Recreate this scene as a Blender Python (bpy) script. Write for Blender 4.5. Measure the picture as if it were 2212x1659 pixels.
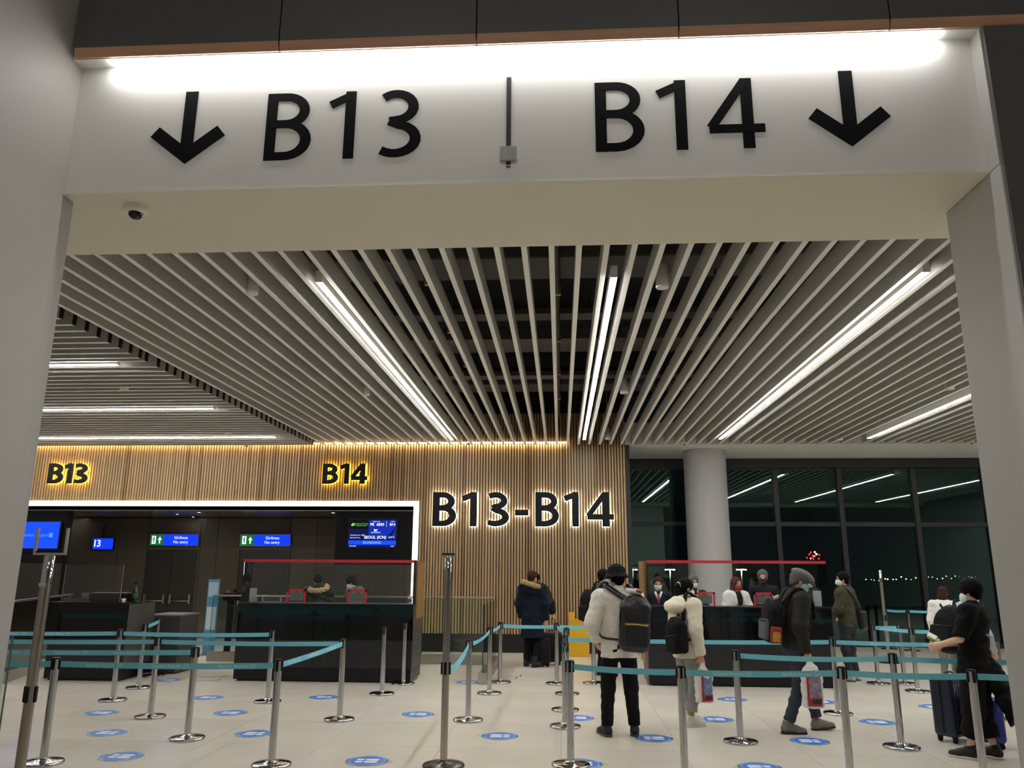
import bpy, bmesh, math, random
import numpy as np
from mathutils import Matrix, Vector

# ------------------------------------------------------------------ scene reset
for o in list(bpy.data.objects):
    bpy.data.objects.remove(o, do_unlink=True)
SC = bpy.context.scene
COL = SC.collection
random.seed(7)

# ------------------------------------------------------------------ camera
W, H, FPX = 2212, 1659, 1680.0
HC = 1.75
_y, _p, _r = map(math.radians, (3.55, 13.35, 0.34))
cF = np.array([-math.sin(_y)*math.cos(_p), math.cos(_y)*math.cos(_p), math.sin(_p)])
cR = np.array([math.cos(_y), math.sin(_y), 0.0])
cU = np.cross(cR, cF)
cR, cU = cR*math.cos(_r)+cU*math.sin(_r), -cR*math.sin(_r)+cU*math.cos(_r)
cC = np.array([0, 0, HC])
cam_d = bpy.data.cameras.new('camera')
cam_d.sensor_fit = 'HORIZONTAL'
cam_d.sensor_width = 36.0
cam_d.lens = FPX/W*36.0
cam_d.clip_start = 0.05
cam_d.clip_end = 900
cam = bpy.data.objects.new('camera', cam_d)
COL.objects.link(cam)
M = Matrix.Identity(4)
for i in range(3):
    M[i][0], M[i][1], M[i][2], M[i][3] = cR[i], cU[i], -cF[i], cC[i]
cam.matrix_world = M
SC.camera = cam

# ------------------------------------------------------------------ world, exposure
wd = bpy.data.worlds.new('night')
wd.use_nodes = True
SC.world = wd
wd.node_tree.nodes['Background'].inputs[0].default_value = (0.10, 0.14, 0.20, 1)
wd.node_tree.nodes['Background'].inputs[1].default_value = 0.02
SC.view_settings.view_transform = 'Standard'
SC.view_settings.look = 'None'
SC.view_settings.gamma = 1.0
SC.view_settings.use_curve_mapping = False
SC.view_settings.exposure = 0.0
LINE_E = 74.0     # ceiling line luminaires
COVE_E = 30.0     # cove light over the portal sign

def px_ray(px, py):
    return cF + cR*(px-W/2)/FPX - cU*(py-H/2)/FPX
def at(px, py, axis, val):
    d = px_ray(px, py)
    return cC + d*((val-cC[axis])/d[axis])
def FL(px, py):                       # floor point under a pixel
    q = at(px, py, 2, 0.0)
    return float(q[0]), float(q[1])

# ------------------------------------------------------------------ materials
def lin(h):
    h = h.lstrip('#')
    v = [int(h[i:i+2], 16)/255 for i in (0, 2, 4)]
    return tuple(c/12.92 if c <= .04045 else ((c+.055)/1.055)**2.4 for c in v) + (1,)
MATS = {}
def mat(name, col, rough=.5, metal=0., noise=0., nscale=20., bump=0., bscale=60., emit=0., spec=None, rnd=0., coat=0.):
    if name in MATS:
        return MATS[name]
    m = bpy.data.materials.new(name)
    m.use_nodes = True
    nt = m.node_tree
    b = nt.nodes['Principled BSDF']
    c = lin(col) if isinstance(col, str) else tuple(col)
    b.inputs['Base Color'].default_value = c
    b.inputs['Roughness'].default_value = rough
    b.inputs['Metallic'].default_value = metal
    if spec is not None:
        b.inputs['Specular IOR Level'].default_value = spec
    if coat:
        b.inputs['Coat Weight'].default_value = coat
        b.inputs['Coat Roughness'].default_value = .06
    if emit:
        b.inputs['Emission Color'].default_value = c
        b.inputs['Emission Strength'].default_value = emit
    tc = None
    if noise or bump:
        tc = nt.nodes.new('ShaderNodeTexCoord')
    last = None
    if noise:
        n = nt.nodes.new('ShaderNodeTexNoise')
        n.inputs['Scale'].default_value = nscale
        n.inputs['Detail'].default_value = 4
        nt.links.new(tc.outputs['Object'], n.inputs['Vector'])
        r = nt.nodes.new('ShaderNodeMapRange')
        r.inputs['From Min'].default_value = .3
        r.inputs['From Max'].default_value = .7
        r.inputs['To Min'].default_value = 1-noise
        r.inputs['To Max'].default_value = 1+noise
        nt.links.new(n.outputs['Fac'], r.inputs['Value'])
        last = r.outputs['Result']
    if rnd:
        oi = nt.nodes.new('ShaderNodeObjectInfo')
        r2 = nt.nodes.new('ShaderNodeMapRange')
        r2.inputs['To Min'].default_value = 1-rnd
        r2.inputs['To Max'].default_value = 1+rnd
        nt.links.new(oi.outputs['Random'], r2.inputs['Value'])
        if last is not None:
            mu = nt.nodes.new('ShaderNodeMath'); mu.operation = 'MULTIPLY'
            nt.links.new(last, mu.inputs[0]); nt.links.new(r2.outputs['Result'], mu.inputs[1])
            last = mu.outputs[0]
        else:
            last = r2.outputs['Result']
    if last is not None:
        hv = nt.nodes.new('ShaderNodeHueSaturation')
        hv.inputs['Color'].default_value = c
        nt.links.new(last, hv.inputs['Value'])
        nt.links.new(hv.outputs['Color'], b.inputs['Base Color'])
    if bump:
        n2 = nt.nodes.new('ShaderNodeTexNoise')
        n2.inputs['Scale'].default_value = bscale
        n2.inputs['Detail'].default_value = 3
        nt.links.new(tc.outputs['Object'], n2.inputs['Vector'])
        bp = nt.nodes.new('ShaderNodeBump')
        bp.inputs['Strength'].default_value = bump
        bp.inputs['Distance'].default_value = .01
        nt.links.new(n2.outputs['Fac'], bp.inputs['Height'])
        nt.links.new(bp.outputs['Normal'], b.inputs['Normal'])
    MATS[name] = m
    return m

def mat_emit(name, col, strength):
    if name in MATS:
        return MATS[name]
    m = bpy.data.materials.new(name)
    m.use_nodes = True
    nt = m.node_tree
    nt.nodes.remove(nt.nodes['Principled BSDF'])
    e = nt.nodes.new('ShaderNodeEmission')
    e.inputs[0].default_value = lin(col) if isinstance(col, str) else col
    e.inputs[1].default_value = strength
    nt.links.new(e.outputs[0], nt.nodes['Material Output'].inputs[0])
    MATS[name] = m
    return m

def mat_glass(name, tint, refl=(1, 1, 1, 1), ior=1.5, rough=0.0, haze=0.0):
    """thin clear sheet: transparent + fresnel mirror"""
    if name in MATS:
        return MATS[name]
    m = bpy.data.materials.new(name)
    m.use_nodes = True
    nt = m.node_tree
    nt.nodes.remove(nt.nodes['Principled BSDF'])
    t = nt.nodes.new('ShaderNodeBsdfTransparent')
    t.inputs[0].default_value = tint
    g = nt.nodes.new('ShaderNodeBsdfGlossy')
    g.inputs[0].default_value = refl
    g.inputs['Roughness'].default_value = rough
    fr = nt.nodes.new('ShaderNodeFresnel')
    fr.inputs[0].default_value = ior
    mx = nt.nodes.new('ShaderNodeMixShader')
    nt.links.new(fr.outputs[0], mx.inputs[0])
    nt.links.new(t.outputs[0], mx.inputs[1])
    nt.links.new(g.outputs[0], mx.inputs[2])
    out = mx.outputs[0]
    if haze:
        d = nt.nodes.new('ShaderNodeBsdfDiffuse')
        d.inputs[0].default_value = (.8, .85, .85, 1)
        m2 = nt.nodes.new('ShaderNodeMixShader')
        m2.inputs[0].default_value = haze
        nt.links.new(out, m2.inputs[1]); nt.links.new(d.outputs[0], m2.inputs[2])
        out = m2.outputs[0]
    nt.links.new(out, nt.nodes['Material Output'].inputs[0])
    MATS[name] = m
    return m

def mat_perf(name, base, hole, scale, rough=.35, duty=.62):
    """perforated sheet: grid of small square holes (finer than can be told apart)"""
    if name in MATS:
        return MATS[name]
    m = bpy.data.materials.new(name)
    m.use_nodes = True
    nt = m.node_tree
    b = nt.nodes['Principled BSDF']
    b.inputs['Roughness'].default_value = rough
    tc = nt.nodes.new('ShaderNodeTexCoord')
    sx = nt.nodes.new('ShaderNodeSeparateXYZ')
    nt.links.new(tc.outputs['Object'], sx.inputs[0])
    outs = []
    for ax in ('X', 'Z'):
        a = nt.nodes.new('ShaderNodeMath'); a.operation = 'MULTIPLY'; a.inputs[1].default_value = scale
        nt.links.new(sx.outputs[ax], a.inputs[0])
        f = nt.nodes.new('ShaderNodeMath'); f.operation = 'FRACT'
        nt.links.new(a.outputs[0], f.inputs[0])
        l = nt.nodes.new('ShaderNodeMath'); l.operation = 'LESS_THAN'; l.inputs[1].default_value = duty
        nt.links.new(f.outputs[0], l.inputs[0])
        outs.append(l)
    mu = nt.nodes.new('ShaderNodeMath'); mu.operation = 'MULTIPLY'
    nt.links.new(outs[0].outputs[0], mu.inputs[0]); nt.links.new(outs[1].outputs[0], mu.inputs[1])
    mx = nt.nodes.new('ShaderNodeMix'); mx.data_type = 'RGBA'
    mx.inputs[6].default_value = lin(base); mx.inputs[7].default_value = lin(hole)
    nt.links.new(mu.outputs[0], mx.inputs[0])
    nt.links.new(mx.outputs[2], b.inputs['Base Color'])
    MATS[name] = m
    return m

def mat_wood(name, c1, c2, rnd=.0, rough=.45, stretch=(60, 60, 1.6)):
    if name in MATS:
        return MATS[name]
    m = bpy.data.materials.new(name)
    m.use_nodes = True
    nt = m.node_tree
    b = nt.nodes['Principled BSDF']
    b.inputs['Roughness'].default_value = rough
    tc = nt.nodes.new('ShaderNodeTexCoord')
    mp = nt.nodes.new('ShaderNodeMapping')
    mp.inputs['Scale'].default_value = stretch
    nt.links.new(tc.outputs['Object'], mp.inputs[0])
    oi = nt.nodes.new('ShaderNodeObjectInfo')
    ad = nt.nodes.new('ShaderNodeVectorMath'); ad.operation = 'ADD'
    sc = nt.nodes.new('ShaderNodeVectorMath'); sc.operation = 'SCALE'; sc.inputs[0].default_value = (37, 11, 23)
    nt.links.new(oi.outputs['Random'], sc.inputs['Scale'])
    nt.links.new(mp.outputs[0], ad.inputs[0]); nt.links.new(sc.outputs[0], ad.inputs[1])
    n = nt.nodes.new('ShaderNodeTexNoise'); n.inputs['Scale'].default_value = 1; n.inputs['Detail'].default_value = 5
    nt.links.new(ad.outputs[0], n.inputs['Vector'])
    mx = nt.nodes.new('ShaderNodeMix'); mx.data_type = 'RGBA'
    mx.inputs[6].default_value = lin(c1); mx.inputs[7].default_value = lin(c2)
    nt.links.new(n.outputs['Fac'], mx.inputs[0])
    hv = nt.nodes.new('ShaderNodeHueSaturation')
    r2 = nt.nodes.new('ShaderNodeMapRange'); r2.inputs['To Min'].default_value = 1-rnd; r2.inputs['To Max'].default_value = 1+rnd
    nt.links.new(oi.outputs['Random'], r2.inputs['Value'])
    nt.links.new(r2.outputs[0], hv.inputs['Value'])
    nt.links.new(mx.outputs[2], hv.inputs['Color'])
    nt.links.new(hv.outputs[0], b.inputs['Base Color'])
    MATS[name] = m
    return m

M_WHITE = mat('white_paint', '#e6e4de', .55)
M_SIGNW = mat('sign_panel_white', '#dedcd6', .5, bump=.03, bscale=3)
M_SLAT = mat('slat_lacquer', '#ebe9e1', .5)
M_SLATSH = mat('slat_shaded_sides', '#bcb9b1', .55)  # shade on the slat sides, put into a darker colour than the undersides
M_BLACK = mat('matt_black', '#0c0c0d', .5)
M_VINYL = mat('black_vinyl', '#08090c', .8, spec=.1)
M_PLENUM = mat('plenum_black', '#1a1a1a', .9)
M_FLOOR = mat('floor_tile', '#d9d2c4', .22, noise=.05, nscale=1.3, rnd=.035, spec=.4)
M_GROUT = mat('grout', '#8f8879', .8)
M_WOOD = mat_wood('oak_slat', '#bd9f77', '#8f734e', rnd=.12)
M_WOODD = mat_wood('oak_slat_dark', '#a17f57', '#765638', rnd=.12)
M_VENREFL = mat_wood('veneer_and_reflection', '#b48a55', '#5a3f28', stretch=(7, 7, 1.5), rough=.3)
M_CHROME = mat('chrome', '#bdbdbd', .09, metal=1.)
M_STEEL = mat('brushed_steel', '#b9b4aa', .32, metal=1.)
M_POLE = mat('bronze_steel', '#a1988c', .28, metal=1.)
M_BLKPL = mat('black_plastic', '#0e0e10', .5, spec=.25)
M_TEAL = mat('teal_webbing', '#74c0d2', .75, bump=.15, bscale=300)
M_TXT = mat('pale_print', '#c9e4ea', .7)
M_DGLOSS = mat('black_gloss_panel', '#08090b', .07, spec=.5)
M_DPANEL = mat('charcoal_panel', '#565046', .22, rnd=.08, spec=.4)
M_DARKG = mat('dark_metal_plinth', '#0c0c0f', .35, spec=.35)
M_GREYP = mat('grey_column_paint', '#a9a8a6', .6)
M_PILLAR = mat('pillar_paint', '#a8a6a1', .55)
M_BROWN = mat('bronze_fascia', '#595856', .38, noise=.06, nscale=6, rnd=.04)
M_BROWNR = mat_wood('red_brown_fascia_edge', '#d2a384', '#a97c60', stretch=(2, 30, 30))
M_SOFF = mat('cream_soffit', '#dcd8c4', .6)
M_LINE = mat_emit('luminaire_diffuser', (1, .985, .95, 1), LINE_E)
M_COVE = mat_emit('cove_led', (1, .985, .97, 1), COVE_E)
M_FRAME = mat_emit('light_frame_white', (1, .99, .97, 1), 3.2)
M_WARM = mat_emit('warm_led', (1, .72, .34, 1), 42)
M_WARM2 = mat_emit('soft_warm_led', (1, .78, .46, 1), 50)
M_HALOY = mat_emit('yellow_halo', (1, .60, .04, 1), 14)
M_HALOW = mat_emit('white_halo', (.93, .97, 1, 1), 12)
M_RED = mat('red_tape', '#b32734', .45)
M_PLEXI = mat_glass('plexiglass', (.97, .98, .98, 1), ior=1.42)
M_BGLASS = mat_glass('balustrade_glass', (.86, .93, .90, 1), ior=1.45)
M_GEDGE = mat('glass_edge_green', '#2f4a42', .2)
M_WGLASS = mat_glass('night_window_glass', (.55, .66, .64, 1), refl=(.62, .92, .88, 1), ior=1.9)
M_MULL = mat('dark_mullion', '#1d1e21', .45)
M_PERF = mat_perf('perforated_black', '#242428', '#020203', 1/.03)
M_PERFB = mat_perf('perforated_brown', '#3a3630', '#0e0d0c', 1/.045)
M_FUR = mat('fur_trim', '#a58b62', .95, noise=.35, nscale=60, bump=.8, bscale=160)

# ------------------------------------------------------------------ mesh helpers
def link(o, parent=None):
    COL.objects.link(o)
    if parent is not None:
        o.parent = parent
    return o
def mesh_obj(name, me, parent=None, loc=(0, 0, 0), rot=(0, 0, 0)):
    o = bpy.data.objects.new(name, me)
    o.location = loc
    o.rotation_euler = rot
    return link(o, parent)
def tag(o, label, cat, group=None):
    o['label'] = label
    o['category'] = cat
    if group:
        o['group'] = group
    return o
def thing(name, label, cat, loc=(0, 0, 0), rotz=0., group=None):
    o = bpy.data.objects.new(name, None)
    o.empty_display_size = .1
    o.location = loc
    o.rotation_euler = (0, 0, rotz)
    link(o)
    return tag(o, label, cat, group)
def structure(o, label=None):
    o['kind'] = 'structure'
    if label:
        o['label'] = label
    return o
class MB:
    def __init__(s):
        s.v = []; s.f = []; s.mi = []; s.sm = []
    def add(s, vs, fs, mi=0, smooth=False, xf=None):
        n = len(s.v)
        if xf is not None:
            vs = [tuple(xf @ Vector(p)) for p in vs]
        s.v += [tuple(map(float, p)) for p in vs]
        s.f += [tuple(n+i for i in f) for f in fs]
        s.mi += [mi]*len(fs)
        s.sm += [smooth]*len(fs)
        return s
    def box(s, x0, x1, y0, y1, z0, z1, mi=0, ch=0., xf=None):
        if x0 > x1: x0, x1 = x1, x0
        if y0 > y1: y0, y1 = y1, y0
        if z0 > z1: z0, z1 = z1, z0
        if not ch:
            v = [(x, y, z) for x in (x0, x1) for y in (y0, y1) for z in (z0, z1)]
            f = [(0, 1, 3, 2), (4, 6, 7, 5), (0, 4, 5, 1), (2, 3, 7, 6), (0, 2, 6, 4), (1, 5, 7, 3)]
            return s.add(v, f, mi, False, xf)
        bm = bmesh.new()
        bmesh.ops.create_cube(bm, size=1)
        bmesh.ops.scale(bm, vec=(x1-x0, y1-y0, z1-z0), verts=bm.verts)
        bmesh.ops.translate(bm, vec=((x0+x1)/2, (y0+y1)/2, (z0+z1)/2), verts=bm.verts)
        bmesh.ops.bevel(bm, geom=list(bm.edges), offset=ch, segments=2, affect='EDGES', profile=.6)
        bm.verts.ensure_lookup_table()
        v = [tuple(p.co) for p in bm.verts]
        f = [tuple(q.index for q in fa.verts) for fa in bm.faces]
        bm.free()
        return s.add(v, f, mi, False, xf)
    def lathe(s, prof, n=24, mi=0, c=(0, 0, 0), smooth=True, xf=None, cap=True):
        v = []; f = []
        for (r, z) in prof:
            for k in range(n):
                a = 2*math.pi*k/n
                v.append((c[0]+r*math.cos(a), c[1]+r*math.sin(a), c[2]+z))
        for i in range(len(prof)-1):
            for k in range(n):
                k2 = (k+1) % n
                f.append((i*n+k, i*n+k2, (i+1)*n+k2, (i+1)*n+k))
        s.add(v, f, mi, smooth, xf)
        if cap and prof[0][0] > 1e-5:
            s.add(v[:n], [tuple(range(n-1, -1, -1))], mi, False, xf)
        if cap and prof[-1][0] > 1e-5:
            s.add(v[-n:], [tuple(range(n))], mi, False, xf)
        return s
    def cyl(s, c, r, z0, z1, n=20, mi=0, smooth=True):
        return s.lathe([(r, z0), (r, z1)], n, mi, c, smooth)
    def tube(s, pts, r, n=8, mi=0, smooth=True):
        pts = [Vector(p) for p in pts]
        rs = r if isinstance(r, (list, tuple)) else [r]*len(pts)
        v = []; f = []
        up = Vector((0, 0, 1))
        for i, p in enumerate(pts):
            t = (pts[min(i+1, len(pts)-1)]-pts[max(i-1, 0)]).normalized()
            a = up if abs(t.dot(up)) < .95 else Vector((1, 0, 0))
            e1 = t.cross(a).normalized(); e2 = t.cross(e1).normalized()
            for k in range(n):
                an = 2*math.pi*k/n
                v.append(tuple(p+e1*math.cos(an)*rs[i]+e2*math.sin(an)*rs[i]))
        for i in range(len(pts)-1):
            for k in range(n):
                k2 = (k+1) % n
                f.append((i*n+k, i*n+k2, (i+1)*n+k2, (i+1)*n+k))
        f.append(tuple(range(n-1, -1, -1)))
        f.append(tuple((len(pts)-1)*n+k for k in range(n)))
        return s.add(v, f, mi, smooth)
    def prism(s, poly, d0, d1, mi=0, plane='xz', smooth=False):
        """2D polygon extruded along the remaining axis from d0 to d1"""
        n = len(poly)
        def P(a, b, d):
            return {'xz': (a, d, b), 'xy': (a, b, d), 'yz': (d, a, b)}[plane]
        v = [P(a, b, d0) for a, b in poly]+[P(a, b, d1) for a, b in poly]
        f = [tuple(range(n)), tuple(range(2*n-1, n-1, -1))]
        for i in range(n):
            j = (i+1) % n
            f.append((i, i+n, j+n, j))
        return s.add(v, f, mi, smooth)
    def strip(s, path, w, d0, d1, mi=0, ext=0.):
        """stroke of width w along a 2D path (x,z), extruded in y"""
        P = [Vector(p) for p in path]
        if ext:
            P[0] = P[0]+(P[0]-P[1]).normalized()*ext
            P[-1] = P[-1]+(P[-1]-P[-2]).normalized()*ext
        L = []; R = []
        for i, p in enumerate(P):
            if i == 0: t = (P[1]-P[0]).normalized()
            elif i == len(P)-1: t = (P[-1]-P[-2]).normalized()
            else: t = ((P[i]-P[i-1]).normalized()+(P[i+1]-P[i]).normalized()).normalized()
            nrm = Vector((-t.y, t.x))
            sg_ = (P[i]-P[i-1]).normalized() if i else t
            ww = (w[i] if isinstance(w, list) else w)/2/max(.35, abs(nrm.dot(Vector((-sg_.y, sg_.x)))))   # mitred corners
            L.append(p+nrm*ww); R.append(p-nrm*ww)
        n = len(P)
        v = [(q.x, d, q.y) for d in (d0, d1) for q in L+R]
        f = []
        for i in range(n-1):
            f.append((i, i+1, n+i+1, n+i))
            f.append((2*n+i, 3*n+i, 3*n+i+1, 2*n+i+1))
            f.append((i, 2*n+i, 2*n+i+1, i+1))
            f.append((n+i, n+i+1, 3*n+i+1, 3*n+i))
        f.append((0, n, 3*n, 2*n)); f.append((n-1, 3*n-1, 4*n-1, 2*n-1))
        return s.add(v, f, mi)
    def mesh(s, name, mats):
        me = bpy.data.meshes.new(name)
        me.from_pydata(s.v, [], s.f)
        for m in (mats if isinstance(mats, (list, tuple)) else [mats]):
            me.materials.append(m)
        me.polygons.foreach_set('material_index', s.mi)
        me.polygons.foreach_set('use_smooth', s.sm)
        bm = bmesh.new(); bm.from_mesh(me)
        bmesh.ops.recalc_face_normals(bm, faces=bm.faces)
        bm.to_mesh(me); bm.free()
        me.update()
        return me
    def build(s, name, mats, parent=None, loc=(0, 0, 0), rot=(0, 0, 0)):
        return mesh_obj(name, s.mesh(name, mats), parent, loc, rot)
def B(name, m, parent, *a, **k):
    """one box as one object"""
    return MB().box(*a, **k).build(name, m, parent)

TXT = {}
def text_mesh(s, size, m, ext=.0008, align='CENTER', sx=1., bold=0.):
    key = (s, size, m.name, align, sx, bold)
    if key in TXT:
        return TXT[key]
    cu = bpy.data.curves.new('print', 'FONT')
    cu.body = s; cu.size = size; cu.extrude = ext; cu.align_x = align; cu.align_y = 'CENTER'
    cu.resolution_u = 3; cu.offset = bold
    o = bpy.data.objects.new('tmp_print', cu)
    COL.objects.link(o)
    bpy.context.view_layer.update()
    me = bpy.data.meshes.new_from_object(o.evaluated_get(bpy.context.evaluated_depsgraph_get()))
    bpy.data.objects.remove(o, do_unlink=True)
    bpy.data.curves.remove(cu)
    me.name = 'lettering'
    # text stands in the xz plane, read from -y
    me.transform(Matrix.Rotation(math.pi/2, 4, 'X') @ Matrix.Diagonal((sx, 1, 1, 1)))
    me.materials.clear(); me.materials.append(m)
    TXT[key] = me
    return me
def text(name, s, size, m, parent, loc, rotz=0., align='CENTER', sx=1., bold=0.):
    return mesh_obj(name, text_mesh(s, size, m, align=align, sx=sx, bold=bold), parent, loc, (0, 0, rotz))

# ------------------------------------------------------------------ letter shapes (strokes, cap height 1)
def arc(cx, cy, rx, ry, a0, a1, n=14):
    return [(cx+rx*math.cos(math.radians(a0+(a1-a0)*i/n)), cy+ry*math.sin(math.radians(a0+(a1-a0)*i/n))) for i in range(n+1)]
def glyph(ch, w):
    h = w/2
    t = w*.8                      # horizontals are thinner
    if ch == 'B':
        ym = .535
        def vw(k, n=14, a0=88, a1=-88):
            return [t+(k-t)*math.cos(math.radians(a0+(a1-a0)*i/n))**2 for i in range(n+1)]
        up = [(h, 1-t/2)]+arc(.28, (1-t/2+ym)/2, .265, (1-t/2-ym)/2, 88, -88)+[(h, ym)]
        lo = [(h, ym)]+arc(.28, (t/2+ym)/2, .305, (ym-t/2)/2, 88, -88)+[(h, t/2)]
        return [([(h, 0), (h, 1)], w), (up, [t]+vw(w*.95)+[t]), (lo, [t]+vw(w)+[t])], .28+.305+h
    if ch == '1':
        return [([(.30, 0), (.30, 1)], w), ([(.0, .80), (.30+h*.2, .94)], t)], .30+h
    if ch == '3':
        up = arc(.24, .745, .245, .255-t/2, 135, -88)+[(.15, .535)]
        lo = [(.15, .535)]+arc(.235, .27, .29, .27-t/2, 82, -130)
        def vw(k, a0, a1, n=14):
            return [t+(k-t)*max(0, math.cos(math.radians(a0+(a1-a0)*i/n)))**2 for i in range(n+1)]
        return [(up, vw(w*.95, 135, -88)+[t]), (lo, [t]+vw(w, 82, -130))], .54+h
    if ch == '4':
        return [([(.46, 0), (.46, 1)], w), ([(0, .28), (.66, .28)], t), ([(.02, .30), (.44, .96)], t)], .66
    if ch == '-':
        return [([(0, .40), (.36, .40)], w*.85)], .36
def letter_mesh(ch, cap, w, width, d0, d1, m, grow=0.):
    g, wd_ = glyph(ch, w)
    sx = width/wd_
    mb = MB()
    for i, (path, sw) in enumerate(g):       # every stroke a hair deeper, so no faces coincide
        mb.strip([(x*sx, z*cap) for x, z in path], [q_*cap*(1+min(0, sx/cap-1)*.4)+2*grow for q_ in (sw if isinstance(sw, list) else [sw]*len(path))], d0-.0006*i, d1+.0002*i, ext=grow)
    return mb.mesh('letter_'+ch if ch not in '-' else 'dash', m)

# =================================================================== FLOOR
floor = MB().box(-16, 16, 5.9, 20.6, -.2, -.006).build('floor', M_GROUT)
structure(floor, 'cream stone tile floor of the gate hall')
MB().box(-16, 16, -12, 5.9, -.2, 0).build('hall_paving', M_FLOOR, floor)
tile_me = MB().box(-.598, .598, -.598, .598, -.006, 0).mesh('tile', M_FLOOR)
for j in range(12):
    yc = 6.6+1.2*j
    for i in range(-11, 12):
        xc = .59+1.2*i
        yf = yc+.6
        if -.80*yf-.6 < xc < .70*yf+.6 and abs(xc) < 15.4:
            mesh_obj('tile', tile_me, floor, (xc, yc, 0))

# =================================================================== CEILING
Z_S = 4.47          # underside of the slats
ceiling = MB().box(-15, 15, 5.0, 20.6, 6.3, 6.4).build('ceiling', M_PLENUM)
structure(ceiling, 'black plenum above pale linear slats')
slat_me = MB().box(-.025, .025, 6.09, 17.36, .002, .2, 1).box(-.0252, .0252, 6.09, 17.36, 0, .002).mesh('slat', [M_SLAT, M_SLATSH])
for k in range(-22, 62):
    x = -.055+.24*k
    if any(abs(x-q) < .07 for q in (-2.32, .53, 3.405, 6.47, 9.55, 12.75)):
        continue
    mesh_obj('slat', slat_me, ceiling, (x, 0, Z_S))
lat_me = MB().box(-14.5, -5.62, -.025, .025, .002, .2, 1).box(-14.5, -5.62, -.0252, .0252, 0, .002).mesh('slat', [M_SLAT, M_SLATSH])
end_me = MB().box(-5.62, -5.60, -.025, .025, 0, .2).mesh('slat_end_cap', M_BLACK)
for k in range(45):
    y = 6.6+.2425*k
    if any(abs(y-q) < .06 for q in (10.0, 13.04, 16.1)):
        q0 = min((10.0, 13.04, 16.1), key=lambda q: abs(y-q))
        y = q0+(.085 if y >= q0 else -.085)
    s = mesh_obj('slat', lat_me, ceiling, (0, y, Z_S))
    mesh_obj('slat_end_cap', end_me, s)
# plaster soffit in front of the windows
MB().box(1.47, 15.9, 17.42, 19.95, Z_S, Z_S+.5).build('soffit', M_WHITE, ceiling)

# =================================================================== PORTAL (wall_front)
lint = MB().box(-15, 15, 5.0, 6.08, 4.40, 6.3).build('wall_front', M_SIGNW)
structure(lint, 'white portal beam carrying the gate sign over the opening')
MB().box(-15, 15, 4.99, 6.09, 4.385, 4.40).build('soffit', M_SOFF, lint)
MB().box(-3.6, 2.93, 4.888, 4.999, 5.43, 5.9).build('cove_ceiling', M_WHITE, lint)
MB().box(-15, -3.6, 5.0, 5.12, 0, 4.385).build('pillar', M_PILLAR, lint)
MB().box(2.93, 4.4, 4.87, 5.61, 0, 4.385, ch=.012).box(2.93, 4.4, 4.87, 4.999, 4.385, 5.43).build('pillar', M_PILLAR, lint)
MB().box(2.945, 4.4, 4.845, 4.87, 0, 5.42).build('pillar_cladding', M_BROWN, lint)
wl = MB().box(-4.0, -3.6, .8, 4.999, 0, 8.5).build('wall_left', M_PILLAR)
structure(wl, 'light grey side wall beside the portal opening')
# fascia panels with red-brown lower edge
edges = [-3.585]+[float(at(px, 60, 1, 4.84)[0]) for px in (604, 1029, 1467, 1926)]+[4.4, 5.7]
for a, b in zip(edges[:-1], edges[1:]):
    a2, b2 = a+.005, b-.005
    p = MB().prism([(4.845, 5.50), (4.845, 8.4), (4.86, 8.4), (4.86, 5.50)], a2, b2, plane='yz').build('fascia_panel', M_BROWN, lint)
    MB().prism([(4.845, 5.50), (4.868, 5.50), (4.88, 5.432), (4.868, 5.43)], a2, b2, plane='yz').build('fascia_edge', M_BROWNR, p)
MB().box(-3.6, 5.7, 4.872, 4.886, 5.50, 8.4).build('backing', M_BLACK, lint)

# hall on the camera's side of the portal
hc = MB().box(-16, 16, -12, 4.84, 8.4, 8.5).build('ceiling_hall', M_GREYP); structure(hc, 'plain ceiling of the concourse')
wr_ = MB().box(-16, 16, -12.2, -12, 0, 8.5).build('wall_rear', M_GREYP); structure(wr_, 'far wall of the concourse')
w1 = MB().box(-16.2, -16, -12, 20.6, 0, 8.5).build('wall_west', M_GREYP); structure(w1, 'end wall of the hall')
w2 = MB().box(16, 16.2, -12, 20.6, 0, 8.5).build('wall_east', M_GREYP); structure(w2, 'end wall of the hall')
M_HALLFILL = mat_emit('hall_fill_glow', (1, .98, .95, 1), 115)  # unseen lamps added to brighten the fascia, sign and pillar
for i, (x, y) in enumerate(((-2.2, -2.0), (2.2, -2.0), (-2.2, -6), (2.2, -6))):
    t = thing('hall_fill_light', 'round fill light added out of view in the concourse', 'ceiling light', (x, y, 8.4), 0, 'concourse fill lights')
    MB().lathe([(.30, -.02), (.30, 0), (.26, 0), (.26, -.02)], 24, cap=False).build('trim_ring', M_WHITE, t)
    MB().cyl((0, 0, 0), .26, -.012, -.006, 24).build('diffuser', M_HALLFILL, t)

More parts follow.
